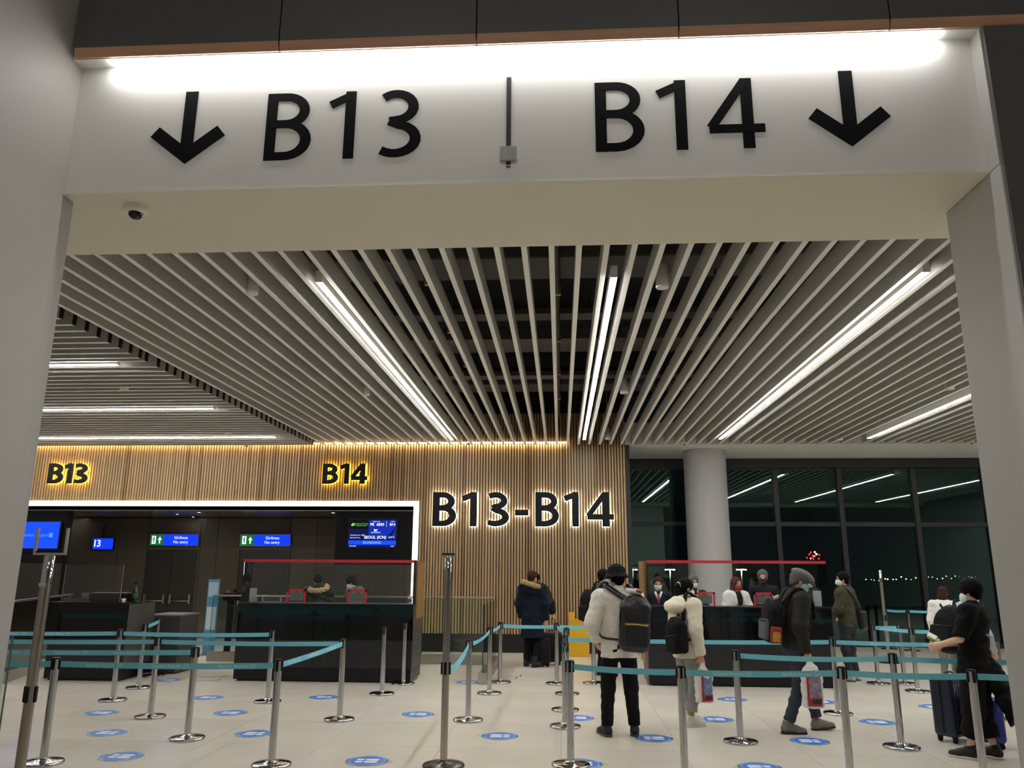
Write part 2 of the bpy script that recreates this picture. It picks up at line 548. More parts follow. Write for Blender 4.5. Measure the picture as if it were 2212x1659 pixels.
# sign lettering on the beam
YS = 5.0
def place_letters(parent, s, xs, z0, cap, w, y, thick, m, rows=None):
    out = []
    for ch, (xa, xb) in zip(s, xs):
        me = letter_mesh(ch, cap, w, xb-xa, y-thick, y, m)
        out.append(mesh_obj('letter', me, parent, (xa, 0, z0)))
    return out
def xr(pxs, py, Y):
    return [(float(at(a, py, 1, Y)[0]), float(at(b, py, 1, Y)[0])) for a, b in pxs]
sg = thing('gate_number_sign', 'black letters B13 with down arrow on the white portal beam', 'sign', (0, 0, 0))
place_letters(sg, 'B13', xr([(575, 673), (712, 766), (817, 912)], 275, YS), 4.62, .545, .148, YS-.0005, .004, M_VINYL)
sg2 = thing('gate_number_sign', 'black letters B14 with down arrow on the white portal beam', 'sign', (0, 0, 0))
place_letters(sg2, 'B14', xr([(1286, 1391), (1422, 1483), (1531, 1651)], 250, YS), 4.62, .552, .148, YS-.0005, .004, M_VINYL)
for par, cx in ((sg, -2.715), (sg2, 2.045)):
    ar = MB().strip([(cx, 4.70), (cx, 5.205)], .095, YS-.0045, YS-.0005)
    ar.strip([(cx-.25, 4.875), (cx, 4.675), (cx+.25, 4.875)], .10, YS-.0055, YS-.0003)
    ar.build('arrow', M_VINYL, par)
dv = thing('barrier_slot', 'narrow black rounded slot with small clear box between the gate numbers', 'slot', (-.345, YS, 4.52))
MB().strip([(0, .02), (0, .72)], .034, -.006, -.0005).cyl((0, 0, 0), .017, 0, .001).build('slot', M_BLACK, dv)
B('cover_plate', mat('clear_cover', '#a9a9a4', .25), dv, -.06, .06, -.03, -.007, .04, .15, ch=.004)
lt = thing('cove_light', 'bright white linear light above the gate sign', 'light', (0, 4.93, 5.43))
B('diffuser', M_COVE, lt, -3.33, 2.70, -.025, .03, -.012, -.002)
B('housing', M_WHITE, lt, -3.34, 2.71, -.03, .035, -.002, .0)
# dome camera under the beam
def dome_cam(x, y, z, r, label, group=None):
    t = thing('dome_camera', label, 'camera', (x, y, z), 0, group)
    MB().lathe([(r, 0), (r, -.38*r), (r*.86, -.62*r), (r*.6, -.62*r)], 28).build('housing', M_WHITE, t)
    MB().lathe([(r*.60, -.60*r), (r*.57, -.85*r), (r*.42, -1.05*r), (r*.2, -1.17*r), (0.001, -1.2*r)], 24).build('dome', mat('smoked_dome', '#111215', .05), t)
    return t
q = at(295, 447, 2, 4.385)
dome_cam(float(q[0]), float(q[1]), 4.385, .085, 'white dome camera with smoked lens under the portal beam')

# =================================================================== PLENUM SERVICES
M_DUCT = mat('galvanised_duct', '#4b4a46', .55, noise=.15, nscale=3)
M_TRAY = mat('tray_metal', '#4a4843', .5)
for y, z, h, w, wh in ((8.9, 5.3, .34, 13, 'closest to the portal beam'), (13.2, 5.55, .28, 13, 'midway along the aisle'), (16.2, 5.5, .30, 13, 'closest to the wooden wall')):
    t = thing('air_duct', 'grey sheet metal air duct above the slats, '+wh, 'duct', (0, y, z), 0, 'air ducts above the slats')
    B('duct_body', M_DUCT, t, -5, w-5, -.35, .35, 0, h, ch=.03)
    for x in range(-4, 9, 2):
        MB().box(x-.02, x+.02, -.37, .37, -.02, h+.02).build('duct_flange', M_TRAY, t)
for y, z, wh in ((10.6, 5.25, 'closest to the portal beam'), (11.5, 5.15, 'in the middle'), (14.4, 5.3, 'closest to the wooden wall')):
    t = thing('cable_tray', 'metal cable tray with cables above the slats, '+wh, 'cable tray', (0, y, z), 0, 'cable trays above the slats')
    m = MB()
    m.box(-5, 8, -.15, .15, 0, .01).box(-5, 8, -.155, -.145, 0, .08).box(-5, 8, .145, .155, 0, .08)
    m.build('tray', M_TRAY, t)
    MB().tube([(-5, .04, .03), (-2, .06, .035), (1, .02, .03), (4, .07, .03), (8, .04, .035)], .018, 6).build('cable', mat('yellow_cable', '#8f7a2f', .6), t)
    MB().tube([(-5, -.06, .03), (-1, -.03, .035), (3, -.08, .03), (8, -.05, .035)], .022, 6).build('cable', M_BLACK, t)
for x, y0, y1, z, r in ((-.02, 6.2, 17.0, 5.05, .04), (1.9, 6.2, 17.0, 5.1, .03), (-1.6, 6.2, 17, 5.2, .035), (3.1, 6.2, 17, 5.15, .03)):
    t = thing('service_pipe', 'thin grey service pipe running above the ceiling slats', 'pipe', (x, 0, z), 0, 'service pipes above the slats')
    MB().tube([(0, y0, 0), (0, y1, 0)], r, 8).build('pipe', M_TRAY, t)
    for y in range(7, 17, 2):
        B('hanger', M_TRAY, t, -.012, .012, y-.012, y+.012, r, 6.3-z)
        B('clamp', M_STEEL, t, -r-.012, r+.012, y-.03, y+.03, -r-.01, r+.01)

# =================================================================== LINE LUMINAIRES
def line_lamp(x0, y0, x1, y1, label, group):
    along_y = abs(y1-y0) > abs(x1-x0)
    L = (y1-y0) if along_y else (x1-x0)
    t = thing('line_luminaire', label, 'ceiling light', (x0, y0, 4.45), 0, group)
    def bx(n, m, a, b, u, z0, z1):
        return B(n, m, t, -u, u, a, b, z0, z1) if along_y else B(n, m, t, a, b, -u, u, z0, z1)
    bx('housing', M_SLAT, -.002, L+.002, .032, .001, .11)
    bx('diffuser', M_LINE, 0, L, .028, -.006, .016)
    for a in (-.02, L+.002):
        bx('end_cap', M_WHITE, a, a+.018, .033, -.006, .111)
    for f in (.06, .5, .94):
        bx('suspension', M_STEEL, L*f-.003, L*f+.003, .003, .11, 1.8)
for x, lab in ((-2.32, 'long white line light between slats, left of the straight centre slats'),
               (.53, 'long white line light between slats, above the centre aisle'),
               (3.405, 'long white line light between slats above the right-hand counter'),
               (6.47, 'long white line light between slats nearest the windows'),
               (9.55, 'long white line light between slats, second from the east end'),
               (12.75, 'long white line light between slats, at the east end')):
    line_lamp(x, 7.0, x, 16.55, lab, 'ceiling line lights running towards the back wall')
for y, lab in ((10.0, 'crosswise white line light farthest from the wooden wall'), (13.04, 'crosswise white line light, middle of three'),
               (16.1, 'crosswise white line light nearest the wooden wall')):
    line_lamp(-13.2, y, -6.06, y, lab, 'ceiling line lights running along the wooden wall')

# pendant speakers
for x, y in ((1.03, 7.34), (1.03, 12.1), (1.03, 16.6), (-3.12, 7.33), (-3.12, 12.1), (5.98, 12.0), (5.98, 16.85), (-6.87, 11.6), (-6.93, 15.7)):
    t = thing('pendant_speaker', 'white cylindrical pendant speaker between ceiling slats', 'speaker', (x, y, Z_S-.01), 0, 'pendant speakers in the slat ceiling')
    MB().lathe([(.062, 0), (.066, .01), (.064, .24), (.05, .25)], 24).build('body', M_WHITE, t)
    MB().lathe([(.056, -.004), (.056, .0), (.02, .0)], 20).build('grille', mat('speaker_grille', '#cfcdc6', .7), t)
    MB().tube([(0, 0, .25), (0, 0, 1.8)], .008, 6).build('rod', M_STEEL, t)
for px, py, lab in ((1012, 957, 'tiny dome camera under the slats beside the big wall letters'), (545, 967, 'tiny dome camera above the wood wall between B13 and B14'),
               (1478, 957, 'tiny black camera under the slats above the round column'), (2100, 955, 'tiny dome camera under the slats beside the right pillar')):
    q = at(px, py, 2, 4.45)
    dome_cam(float(q[0]), min(float(q[1]), 17.2), 4.455, .04, lab)

# =================================================================== BACK WALL OF WOOD SLATS
YW = 17.45
wb = MB().box(-3.16, 1.47, YW+.05, YW+.15, .0, 6.3).box(-15.9, -3.16, YW+.05, YW+.15, 3.21, 6.3).build('wall_back', M_BLACK)
structure(wb, 'oak slat feature wall behind the gates')
full_me = [MB().box(-.021, .021, YW, YW+.05, .38, z).mesh('slat', m) for m, z in ((M_WOOD, 5.2), (M_WOODD, 5.2))]
shrt_me = [MB().box(-.021, .021, YW, YW+.05, 3.215, z).mesh('slat', m) for m, z in ((M_WOOD, 5.2), (M_WOODD, 5.2))]
x = 1.44
k = 0
while x > -14.2:
    dark = random.random() < .07
    mesh_obj('slat', (full_me if x > -3.13 else shrt_me)[1 if dark else 0], wb, (x, 0, 0))
    x -= .064
    k += 1
MB().box(-3.16, 1.47, YW-.004, YW+.05, 0, .375).build('skirting', M_BLACK, wb)
MB().box(1.465, 1.56, YW-.01, 19.85, 0, 6.3).build('return_panel', M_MULL, wb)

# warm cove strips washing the top of the wood wall
for (a, b, m, nm) in ((-14.2, -5.5, M_WARM, 'amber'), (-5.45, .17, M_WARM2, 'soft white')):
    t = thing('wall_wash_light', nm+' wash light strip along the top of the wooden wall', 'light', (0, 17.40, 4.52))
    B('led_strip', m, t, a, b, -.012, .012, 0, .012)
    B('channel', M_STEEL, t, a, b, -.03, .012, .012, .03)
    for xx in np.arange(a+.5, b, 2.0):
        B('bracket', M_STEEL, t, xx, xx+.02, .0, .045, .031, .045)

# halo-lit wall letters
def halo(label, s, xs, z0, cap, w, m_halo, gap=.06):
    t = thing('wall_letters', label, 'sign', (0, YW, 0))
    for ch, (xa, xb) in zip(s, xs):
        l = mesh_obj('letter', letter_mesh(ch, cap, w, xb-xa, -gap-.05, -gap, M_BLKPL), t, (xa, 0, z0))
        mesh_obj('halo_light', letter_mesh(ch, cap, w, xb-xa, -gap, -gap+.02, m_halo, grow=.003), l)
        c = (xb-xa)/2
        B('stand_off', M_STEEL, l, glyph_anchor(ch, xb-xa, w, cap)-.01, glyph_anchor(ch, xb-xa, w, cap)+.01, -gap+.02, 0, .42*cap, .42*cap+.02)
    return t
def glyph_anchor(ch, wdt, w, cap):
    g, W_ = glyph(ch, w)
    return {'B': w/2, '1': .30, '3': .2, '4': .46, '-': .18}[ch]*wdt/W_
halo('bold black letters B13 with yellow backlit halo on wood slats', 'B13', xr([(109, 143), (145, 162), (165, 196)], 1023, YW), 3.60, .47, .24, M_HALOY)
halo('bold black letters B14 with yellow backlit halo on wood slats', 'B14', xr([(699, 734), (738, 757), (762, 796)], 1022, YW), 3.59, .46, .24, M_HALOY)
halo('large black letters B13-B14 with white backlit halo on wood slats', 'B13-B14',
     xr([(936, 987), (1000, 1032), (1052, 1102), (1113, 1142), (1156, 1208), (1219, 1251), (1268, 1325)], 1100, YW), 2.65, .755, .205, M_HALOW)

# =================================================================== DARK RECESS WITH DOORS
YB = 20.0
rec = MB().box(-15.9, -3.2, YB+.02, YB+.12, 0, 3.2).box(-15.9, -3.16, YW+.15, YB+.02, 3.12, 3.2).box(-3.2, -3.1, YW+.15, YB+.02, 0, 3.12).build('wall_recess', M_BLACK)
structure(rec, 'charcoal panelled recess behind the gate counters')
xs = [-14.6, -13.4, -12.2, -10.95]
def xb_(px): return float(at(px, 1190, 1, YB)[0])
d1 = (xb_(318), xb_(430)); d2 = (xb_(518), xb_(625))
cuts = [-15.5, -14.2, -12.9, xb_(254), d1[0]]
def panel(a, b, z0, z1):
    B('panel', M_DPANEL, rec, a+.006, b-.006, YB, YB+.02, z0, z1)
for a, b in zip(cuts[:-1], cuts[1:]):
    panel(a, b, 0, 2.98)
panel(d1[0], d1[1], 2.26, 2.98)
mid = [d1[1], xb_(468), d2[0]]
for a, b in zip(mid[:-1], mid[1:]):
    panel(a, b, 0, 2.98)
panel(d2[0], d2[1], 2.26, 2.98)
rt = [d2[1], xb_(683), xb_(735), -5.2, -4.2, -3.25]
for a, b in zip(rt[:-1], rt[1:]):
    panel(a, b, 0, 2.98)
for a in np.arange(-15.4, -4, 1.6):
    B('ceiling_panel', M_DPANEL, rec, a+.006, a+1.594, YW+.16, YB, 3.0, 3.02)
for px, py in ((383, 1110), (720, 1107), (430, 1106), (300, 1131), (522, 1131)):
    q = at(px, py, 2, 3.0)
    t = thing('downlight', 'small round recessed downlight in the dark recess ceiling', 'ceiling light', (float(q[0]), min(float(q[1]), 19.7), 3.0), 0, 'recess downlights')
    MB().lathe([(.07, -.012), (.075, 0), (.05, 0), (.05, -.008)], 20, cap=False).build('ring', M_BLKPL, t)
    MB().cyl((0, 0, 0), .05, -.006, -.002, 18).build('lens', mat_emit('downlight_lens', (1, .95, .85, 1), 45), t)
def double_door(n, x0, x1, label):
    d = B('door_%d' % n, M_DPANEL, None, x0, x1, YB-.01, YB+.018, 2.17, 2.25)
    structure(d, label)
    xm = (x0+x1)/2
    m_leaf = mat('door_leaf', '#302d28', .35)
    for a, b, s in ((x0+.02, xm-.004, 1), (xm+.004, x1-.02, -1)):
        lf = B('door_leaf', m_leaf, d, a, b, YB-.015, YB+.015, .01, 2.165)
        MB().tube([(a+.08, YB-.08, .90), (b-.08, YB-.08, .90)], .016, 8).build('push_bar', M_STEEL, lf)
        for xx in (a+.08, b-.08):
            B('bar_bracket', M_STEEL, lf, xx-.025, xx+.025, YB-.10, YB-.012, .83, 1.06, ch=.006)
    for a in (x0-.03, x1-.01):
        B('door_frame', M_DPANEL, d, a, a+.04, YB-.03, YB+.02, 0, 2.25)
    return d
double_door(1, d1[0], d1[1], 'dark double exit door with push bars near gate B13')
double_door(2, d2[0], d2[1], 'dark double exit door with push bars behind the B14 counter')

M_BLUE = mat_emit('blue_backlight', (.005, .035, .75, 1), 1.5)
M_GREEN = mat_emit('green_backlight', (.01, .13, .03, 1), 1.2)
M_SIGNT = mat_emit('sign_white', (.8, .9, 1, 1), 1.3)
def exit_sign(x0, x1, label):
    t = thing('exit_sign', label, 'sign', (x0, YB-.10, 2.27))
    w = x1-x0
    B('casing', M_STEEL, t, 0, w, 0, .07, 0, .30)
    B('green_panel', M_GREEN, t, .012, w*.28, -.006, 0, .012, .288)
    B('blue_panel', M_BLUE, t, w*.28, w-.012, -.006, 0, .012, .288)
    text('lettering', 'Girilmez', .105, M_SIGNT, t, (w*.64, -.0075, .205))
    text('lettering', 'No entry', .105, M_SIGNT, t, (w*.64, -.0075, .095))
    # pictogram: door slab with running figure, then an arrow
    B('door_pictogram', M_SIGNT, t, w*.045, w*.125, -.0085, -.0065, .05, .25)
    cx = w*.085
    f = MB()
    f.strip([(cx-.002, .207), (cx, .13)], .03, -.0098, -.009)
    f.strip([(cx, .13), (cx+.02, .10), (cx+.012, .07)], .014, -.0098, -.009)
    f.strip([(cx, .13), (cx-.018, .095), (cx-.035, .085)], .014, -.0098, -.009)
    f.strip([(cx-.035, .15), (cx-.01, .175), (cx+.03, .155)], .012, -.0098, -.009)
    f.prism(arc(cx+.004, .215, .016, .016, 0, 330, 11), -.0098, -.009)
    f.build('running_figure', M_GREEN, t)
    ax = w*.205
    MB().strip([(ax, .06), (ax, .20)], .035, -.0085, -.0065).prism([(ax-.055, .15), (ax, .235), (ax+.055, .15), (ax+.03, .15), (ax, .17), (ax-.03, .15)], -.0085, -.0065).build('arrow', M_SIGNT, t)
    return t
e1 = (float(at(323, 1174, 1, YB-.1)[0]), float(at(428, 1174, 1, YB-.1)[0]))
e2 = (float(at(518, 1174, 1, YB-.1)[0]), float(at(627, 1174, 1, YB-.1)[0]))
exit_sign(*e1, 'blue and green exit sign reading Girilmez No entry, near the B13 side')
exit_sign(*e2, 'blue and green exit sign reading Girilmez No entry, behind the B14 counter')
t = thing('gate_sign', 'small blue lit sign with white digits 13 in the recess', 'sign', (float(at(203, 1174, 1, 19.8)[0]), 19.8, float(at(220, 1186, 1, 19.8)[2])))
B('casing', M_BLKPL, t, -.03, .52, 0, .05, -.01, .28)
B('blue_panel', M_BLUE, t, -.02, .51, -.006, 0, 0, .27)
text('lettering', 'I', .24, M_SIGNT, t, (.03, -.0075, .135), bold=.004)
text('lettering', '3', .24, M_SIGNT, t, (.135, -.0075, .135), bold=.004)
B('hanger', M_BLKPL, t, .2, .22, .01, .03, .28, .58)

# side piers of the recess with screens
def pier(x0, x1, y0, y1, label, name):
    w = x1-x0
    n = 2
    t = B(name, M_BLACK, rec, .0, w, .012, y1-y0, 0, 3.0)
    t.location = (x0, y0, 0)
    t['label'] = label
    for i in range(n):
        a, b = w*i/n+.004, w*(i+1)/n-.004
        B('panel', M_DGLOSS, t, a, b, 0, .012, 2.02, 3.0)
        B('panel', M_DGLOSS, t, a, b, 0, .012, 1.82, 2.012)
        B('perforated_panel', M_PERFB, t, a, b, 0, .012, .02, 1.812)
    return t
pier(-5.08, -3.27, 17.66, 18.5, 'glossy black screen pier with perforated lower panel beside the B14 counter', 'screen_pier')
pier(-13.9, -11.42, 17.66, 17.85, 'glossy black screen pier with perforated lower panel on the B13 side', 'screen_pier')
def screen(x0, x1, z0, z1, y, label):
    t = thing('display_screen', label, 'screen', (x0, y, z0))
    w, h = x1-x0, z1-z0
    B('casing', M_BLKPL, t, -.025, w+.025, 0, .045, -.025, h+.025, ch=.006)
    return t, w, h
M_SBLUE = mat_emit('screen_blue', (.01, .06, 1, 1), 1.5)
M_SNAVY = mat_emit('screen_navy', (.008, .012, .09, 1), 1.0)
M_SDARK = mat_emit('screen_dark', (.006, .008, .010, 1), 1.0)
M_SMID = mat_emit('screen_mid_blue', (.012, .03, .45, 1), 1.0)
M_SW = mat_emit('screen_white', (.75, .85, 1, 1), 1.4)
M_SCY = mat_emit('screen_pale_blue', (.10, .35, 1, 1), 1.0)
M_SGR = mat_emit('screen_green', (.12, .42, .12, 1), 1.0)
M_SLIME = mat_emit('screen_lime', (.35, .7, .08, 1), 1.0)
t, w, h = screen(-12.72, -11.55, 2.14, 2.74, 17.60, 'plain blue screen reading Istanbul Airport on the B13 side')
B('picture', M_SBLUE, t, 0, w, -.004, 0, 0, h)
text('lettering', 'Istanbul Airport', .105, M_SCY, t, (w*.50, -.006, h*.5))
B('logo', M_SCY, t, w*.80, w*.88, -.006, -.0045, h*.42, h*.58)
t, w, h = screen(-4.76, -3.68, 2.19, 2.81, 17.60, 'flight screen showing Seoul boarding beside the B14 counter')
B('picture', M_SNAVY, t, 0, w, -.004, 0, 0, h)
B('airline_panel', M_SDARK, t, 0, w*.40, -.0055, -.0042, h*.66, h)
B('colour_band', M_SMID, t, w*.42, w*.99, -.0055, -.0042, h*.36, h*.97)
B('status_bar', M_SBLUE, t, 0, w, -.0055, -.0042, h*.10, h*.25)
MB().prism([(w*.84, h*.42), (w*.97, h*.70), (w*.97, h*.62), (w*.90, h*.42)], -.0068, -.0058).build('tail_shape', M_SDARK, t)
def st(s, x, z, size, m=M_SW, al='CENTER', bold=0., sx=1.):
    text('lettering', s, size, m, t, (w*x, -.0075, h*z), align=al, bold=bold, sx=sx)
st('PAKISTAN', .255, .83, .072, M_SGR, sx=.95)
B('underline', M_SGR, t, w*.14, w*.37, -.0075, -.006, h*.765, h*.78)
MB().prism([(w*.035, h*.80), (w*.075, h*.88), (w*.125, h*.84), (w*.105, h*.78), (w*.06, h*.76)], -.0078, -.006).build('logo', M_SLIME, t)
st('FLIGHT NO', .57, .925, .032); st('GATE', .92, .925, .032)
st('PK  6050', .59, .82, .085, bold=.0015); st('B14', .915, .82, .08, bold=.0015)
B('divider', M_SW, t, w*.785, w*.79, -.0075, -.006, h*.74, h*.95)
MB().strip([(w*.53, h*.60), (w*.60, h*.64)], .022, -.0078, -.006).strip([(w*.56, h*.62), (w*.53, h*.66)], .014, -.0078, -.006).build('plane_symbol', M_SW, t)
B('underline', M_SW, t, w*.53, w*.61, -.0075, -.006, h*.575, h*.585)
st('DESTINATION', .57, .53, .034)
st('Scheduled Time  00:00', .03, .44, .036, al='LEFT'); st('Estimated Time', .03, .35, .036, al='LEFT')
st('SEOUL (ICN)', .56, .36, .09, bold=.0015); st('-4.9°C', .90, .36, .06)
st('BOARDING', .50, .175, .08, mat_emit('status_text', (.25, .6, 1, 1), 1.2))
st('00.02.2022', .03, .05, .034, al='LEFT'); st('02:05', .93, .05, .036)

# glowing frame round the recess
t = thing('glowing_portal_frame', 'white glowing light frame around the dark gate recess', 'light', (0, YW-.02, 0))
B('light_bar', M_FRAME, t, -14.6, -3.16, -.012, .06, 3.10, 3.21)
B('light_bar', M_FRAME, t, -3.27, -3.16, -.012, .06, .36, 3.10)

# =================================================================== WINDOWS, COLUMN
YG = 19.75
win = MB().box(1.565, 15.6, YG-.04, YG+.1, 4.23, 4.468).build('window_1', M_MULL)
structure(win, 'dark framed glass facade with night outside')
mx_ = [1.65, 3.5, 5.33, 6.88, 8.66, 10.36, 12.1, 13.8, 15.45]
for xx in mx_:
    B('mullion', M_MULL, win, xx-.055, xx+.055, YG-.10, YG+.08, .08, 4.21)
B('sill', M_MULL, win, 1.5, 15.5, YG-.06, YG+.1, 0, .08)
for a, b in zip(mx_[:-1], mx_[1:]):
    B('transom', M_MULL, win, a+.055, b-.055, YG-.06, YG+.06, 2.80, 2.90)
    for z0, z1 in ((.08, 2.80), (2.90, 4.21)):
        MB().box(a+.055, b-.055, YG-.012, YG+.012, z0, z1).build('pane', M_WGLASS, win)
colm = MB().lathe([(.485, 0), (.485, Z_S)], 64, c=(3.40, 18.45, 0)).build('column', M_GREYP)
tag(colm, 'round light grey column in front of the dark windows', 'column')

# night outside: apron, masts and distant lamps
ap = MB().box(-60, 500, 22, 700, -6.2, -6).build('apron', mat('asphalt_night', '#17181a', .8)); structure(ap, 'dark asphalt apron outside the windows')
M_LAMP = mat_emit('apron_lamp', (1, .93, .75, 1), 26)
M_LAMPF = mat_emit('far_lamp', (1, .9, .68, 1), 7)
M_LAMPR = mat_emit('apron_red_lamp', (1, .03, .03, 1), 5)
for px in (1366, 1447, 1601):
    q = at(px, 1226, 1, 62)
    t = thing('light_mast', 'street lamp with twin glowing heads out on the apron', 'street lamp', (float(q[0]), 62, -6), 0, 'apron street lamps')
    zt = float(q[2])+6
    MB().tube([(0, 0, 0), (0, 0, zt-.15)], .06, 8).build('mast', M_STEEL, t)
    for s in (-1, 0, 1):
        MB().box(s*.28-.10, s*.28+.10, -.12, .12, zt-.12, zt-.02).build('lamp_head', M_STEEL, t)
        MB().box(s*.28-.09, s*.28+.09, -.13, .1, zt-.2, zt-.121).build('lamp', M_LAMP, t)
    MB().tube([(-.3, 0, zt-.07), (.3, 0, zt-.07)], .03, 6).build('crossarm', M_STEEL, t)
rr = random.Random(3)
def far_lamp(px, py, Y, m, r, label, group):
    q = at(px, py, 1, Y)
    t = thing('distant_lamp', label, 'lamp', (float(q[0]), Y, -6), 0, group)
    zt = float(q[2])+6
    MB().tube([(0, 0, 0), (0, 0, zt-r)], r*.2, 6).build('pole', M_BLKPL, t)
    MB().lathe([(.001, -r), (r*.8, -r*.5), (r, 0), (r*.8, r*.5), (.001, r)], 10, c=(0, 0, zt)).build('lamp', m, t)
for i in range(26):
    far_lamp(1872+i*9.5+rr.uniform(-3, 3), 1252-i*.25+rr.uniform(-4, 3), 150+i*6, M_LAMPF, rr.uniform(.07, .20), 'tiny distant warm lamp across the airfield', 'distant airfield lamps')
for i in range(16):
    far_lamp(1742+rr.uniform(0, 30), 1192+rr.uniform(0, 15), 100+i*3, M_LAMPR if i % 4 else M_LAMPF, .13, 'tiny distant red lamp across the airfield', 'distant red lamps')

# =================================================================== GLASS BALUSTRADES
def balustrade(p0, p1, n, label, ztop=1.2, shoe=.17, rail=True):
    p0 = Vector((p0[0], p0[1], 0)); p1 = Vector((p1[0], p1[1], 0))
    L = (p1-p0).length
    a = math.atan2(p1.y-p0.y, p1.x-p0.x)
    t = thing('glass_balustrade', label, 'railing', p0, a)
    if shoe:
        B('base_shoe', M_STEEL, t, 0, L, -.07, .07, 0, shoe, ch=.006)
    for i in range(n):
        g = MB().box(L*i/n+.006, L*(i+1)/n-.006, -.009, .009, shoe*.5, ztop-.01).build('glass_pane', M_BGLASS, t)
        for xx in (L*i/n+.0025, L*(i+1)/n-.0055):
            B('glass_edge', M_GEDGE, g, xx, xx+.003, -.0095, .0095, shoe, ztop-.01)
    if rail:
        B('handrail', M_STEEL, t, 0, L, -.02, .02, ztop-.012, ztop+.02, ch=.005)
    return t
balustrade((-6.75, 15.3), (-1.25, 15.3), 4, 'glass balustrade with steel handrail running behind the B14 counter')
balustrade((-1.22, 12.72), (-1.22, 15.2), 2, 'glass balustrade end with steel base beside the centre aisle', rail=False)
balustrade((-8.52, 12.05), (-9.6, 15.3), 2, 'slanted glass balustrade with steel base beside the B13 counter')
balustrade((-6.6, 6.35), (-4.43, 6.35), 2, 'glass panel railing just behind the left portal wall', shoe=.12, rail=False)

# =================================================================== QUEUE STANCHIONS
SH = .917
me_base = MB().lathe([(.176, 0), (.178, .012), (.176, .022), (.165, .028), (.11, .033), (.06, .038), (.040, .046), (.0345, .054)], 40).mesh('base', M_CHROME)
me_post = MB().lathe([(.0335, .05), (.0335, SH-.012)], 24).mesh('post', M_CHROME)
me_cap = MB().lathe([(.036, SH-.014), (.037, SH-.004), (.033, SH)], 24).mesh('cap', M_BLKPL)
me_slot = MB().box(-.012, .012, -.044, -.030, SH-.105, SH-.012, ch=.002).mesh('belt_slot', M_BLKPL)
STN = {}
def stanchion(key, px, py, label, group, rz=0.):
    x, y = FL(px, py)
    t = thing('queue_stanchion', label, 'stanchion', (x, y, 0), 0, group)
    mesh_obj('base', me_base, t)
    mesh_obj('post', me_post, t)
    c = mesh_obj('cap', me_cap, t)
    for k in range(4):
        mesh_obj('belt_slot', me_slot, c, (0, 0, 0), (0, 0, k*math.pi/2+rz))
    STN[key] = t
    return t
GL = ('chrome belt post in the queue lanes in front of the black B13 and B14 counters', 'posts of the left-hand queue lanes')
GC = ('chrome belt post lining the open aisle that leads to the wooden wall', 'posts along the centre aisle')
GR = ('chrome belt post in the queue lanes in front of the counter with people at it', 'posts of the right-hand queue lanes')
GW = ('chrome belt post in the far group beside the dark windows', 'posts near the windows')
GN = ('chrome belt post standing free, no belt pulled out, right before the B14 counter', 'free posts before the B14 counter')
SLAB = {k: 'chrome belt post '+v for k, v in dict(
    a='beside the tall bronze sign post', b='where a lettered belt ends without going on', c='in mid belt, second lane out from the B13 counter',
    d='directly before the right end of the B13 counter', e='holding a very short belt beside the low grey cabinet', e2='at the far end of the very short belt by the grey cabinet',
    f='where the long lettered belt meets the slanting belt', g='at the counter end of the slanting belt', h='where a belt ends before the left part of the B14 counter',
    i='without any belt, standing clear of the B14 counter front', j='without any belt, touching the right corner of the B14 counter',
    k='next to the tall steel sign post with a drooping belt', l='between drooping belts beside the glass balustrade end', m='at the aisle corner beside the glass balustrade',
    n='at the aisle corner facing the yellow box', o='second in the row going out from the yellow box corner', p='third from the yellow box corner, belt crossing to the busy counter',
    q='fourth in the row from the yellow box corner', r='last in the row from the yellow box corner, starting the nearest lane', n2='behind the man in white fleece',
    s='between the two people with plastic bags', t='in mid belt before the bending man with big backpack', u='at the right end of the busy counter',
    w='standing in front of the woman in cream fleece', x='standing in front of the man in flat cap, right side', v='standing in front of the man all in black',
    A='where two belts fan out near the dark windows', Bb='at the end of the upper fanned belt near the dark windows', C='at the end of the lower fanned belt near the dark windows',
    D='close to the dark glass, beside the tall slim post', E='close to the dark glass, second from the tall slim post').items()}
for k, px, py, g in (('a', 92, 1650, GL), ('b', 404, 1597, GL), ('c', 324, 1550, GL), ('d', 243, 1514, GL), ('e', 299, 1487, GL), ('e2', 331, 1461, GL),
                     ('f', 586, 1655, GL), ('g', 733, 1556, GL), ('h', 578, 1517, GL), ('i', 825, 1500, GN), ('j', 871, 1478, GN),
                     ('k', 1011, 1557, GC), ('l', 1057, 1499, GC), ('m', 1080, 1475, GC), ('n', 1203, 1478, GC), ('o', 1225, 1500, GC), ('p', 1221, 1535, GC),
                     ('q', 1221, 1571, GC), ('r', 1233, 1655, GC), ('n2', 1283, 1477, GC),
                     ('s', 1600, 1604, GR), ('t', 1948, 1616, GR), ('u', 1811, 1543, GR), ('w', 1480, 1680, GR), ('x', 1838, 1681, GR), ('v', 2128, 1694, GR),
                     ('A', 1898, 1478, GW), ('Bb', 1955, 1478, GW), ('C', 1983, 1495, GW), ('D', 1921, 1403, GW), ('E', 1970, 1407, GW)):
    stanchion(k, px, py, SLAB.get(k, g[0]), g[1])
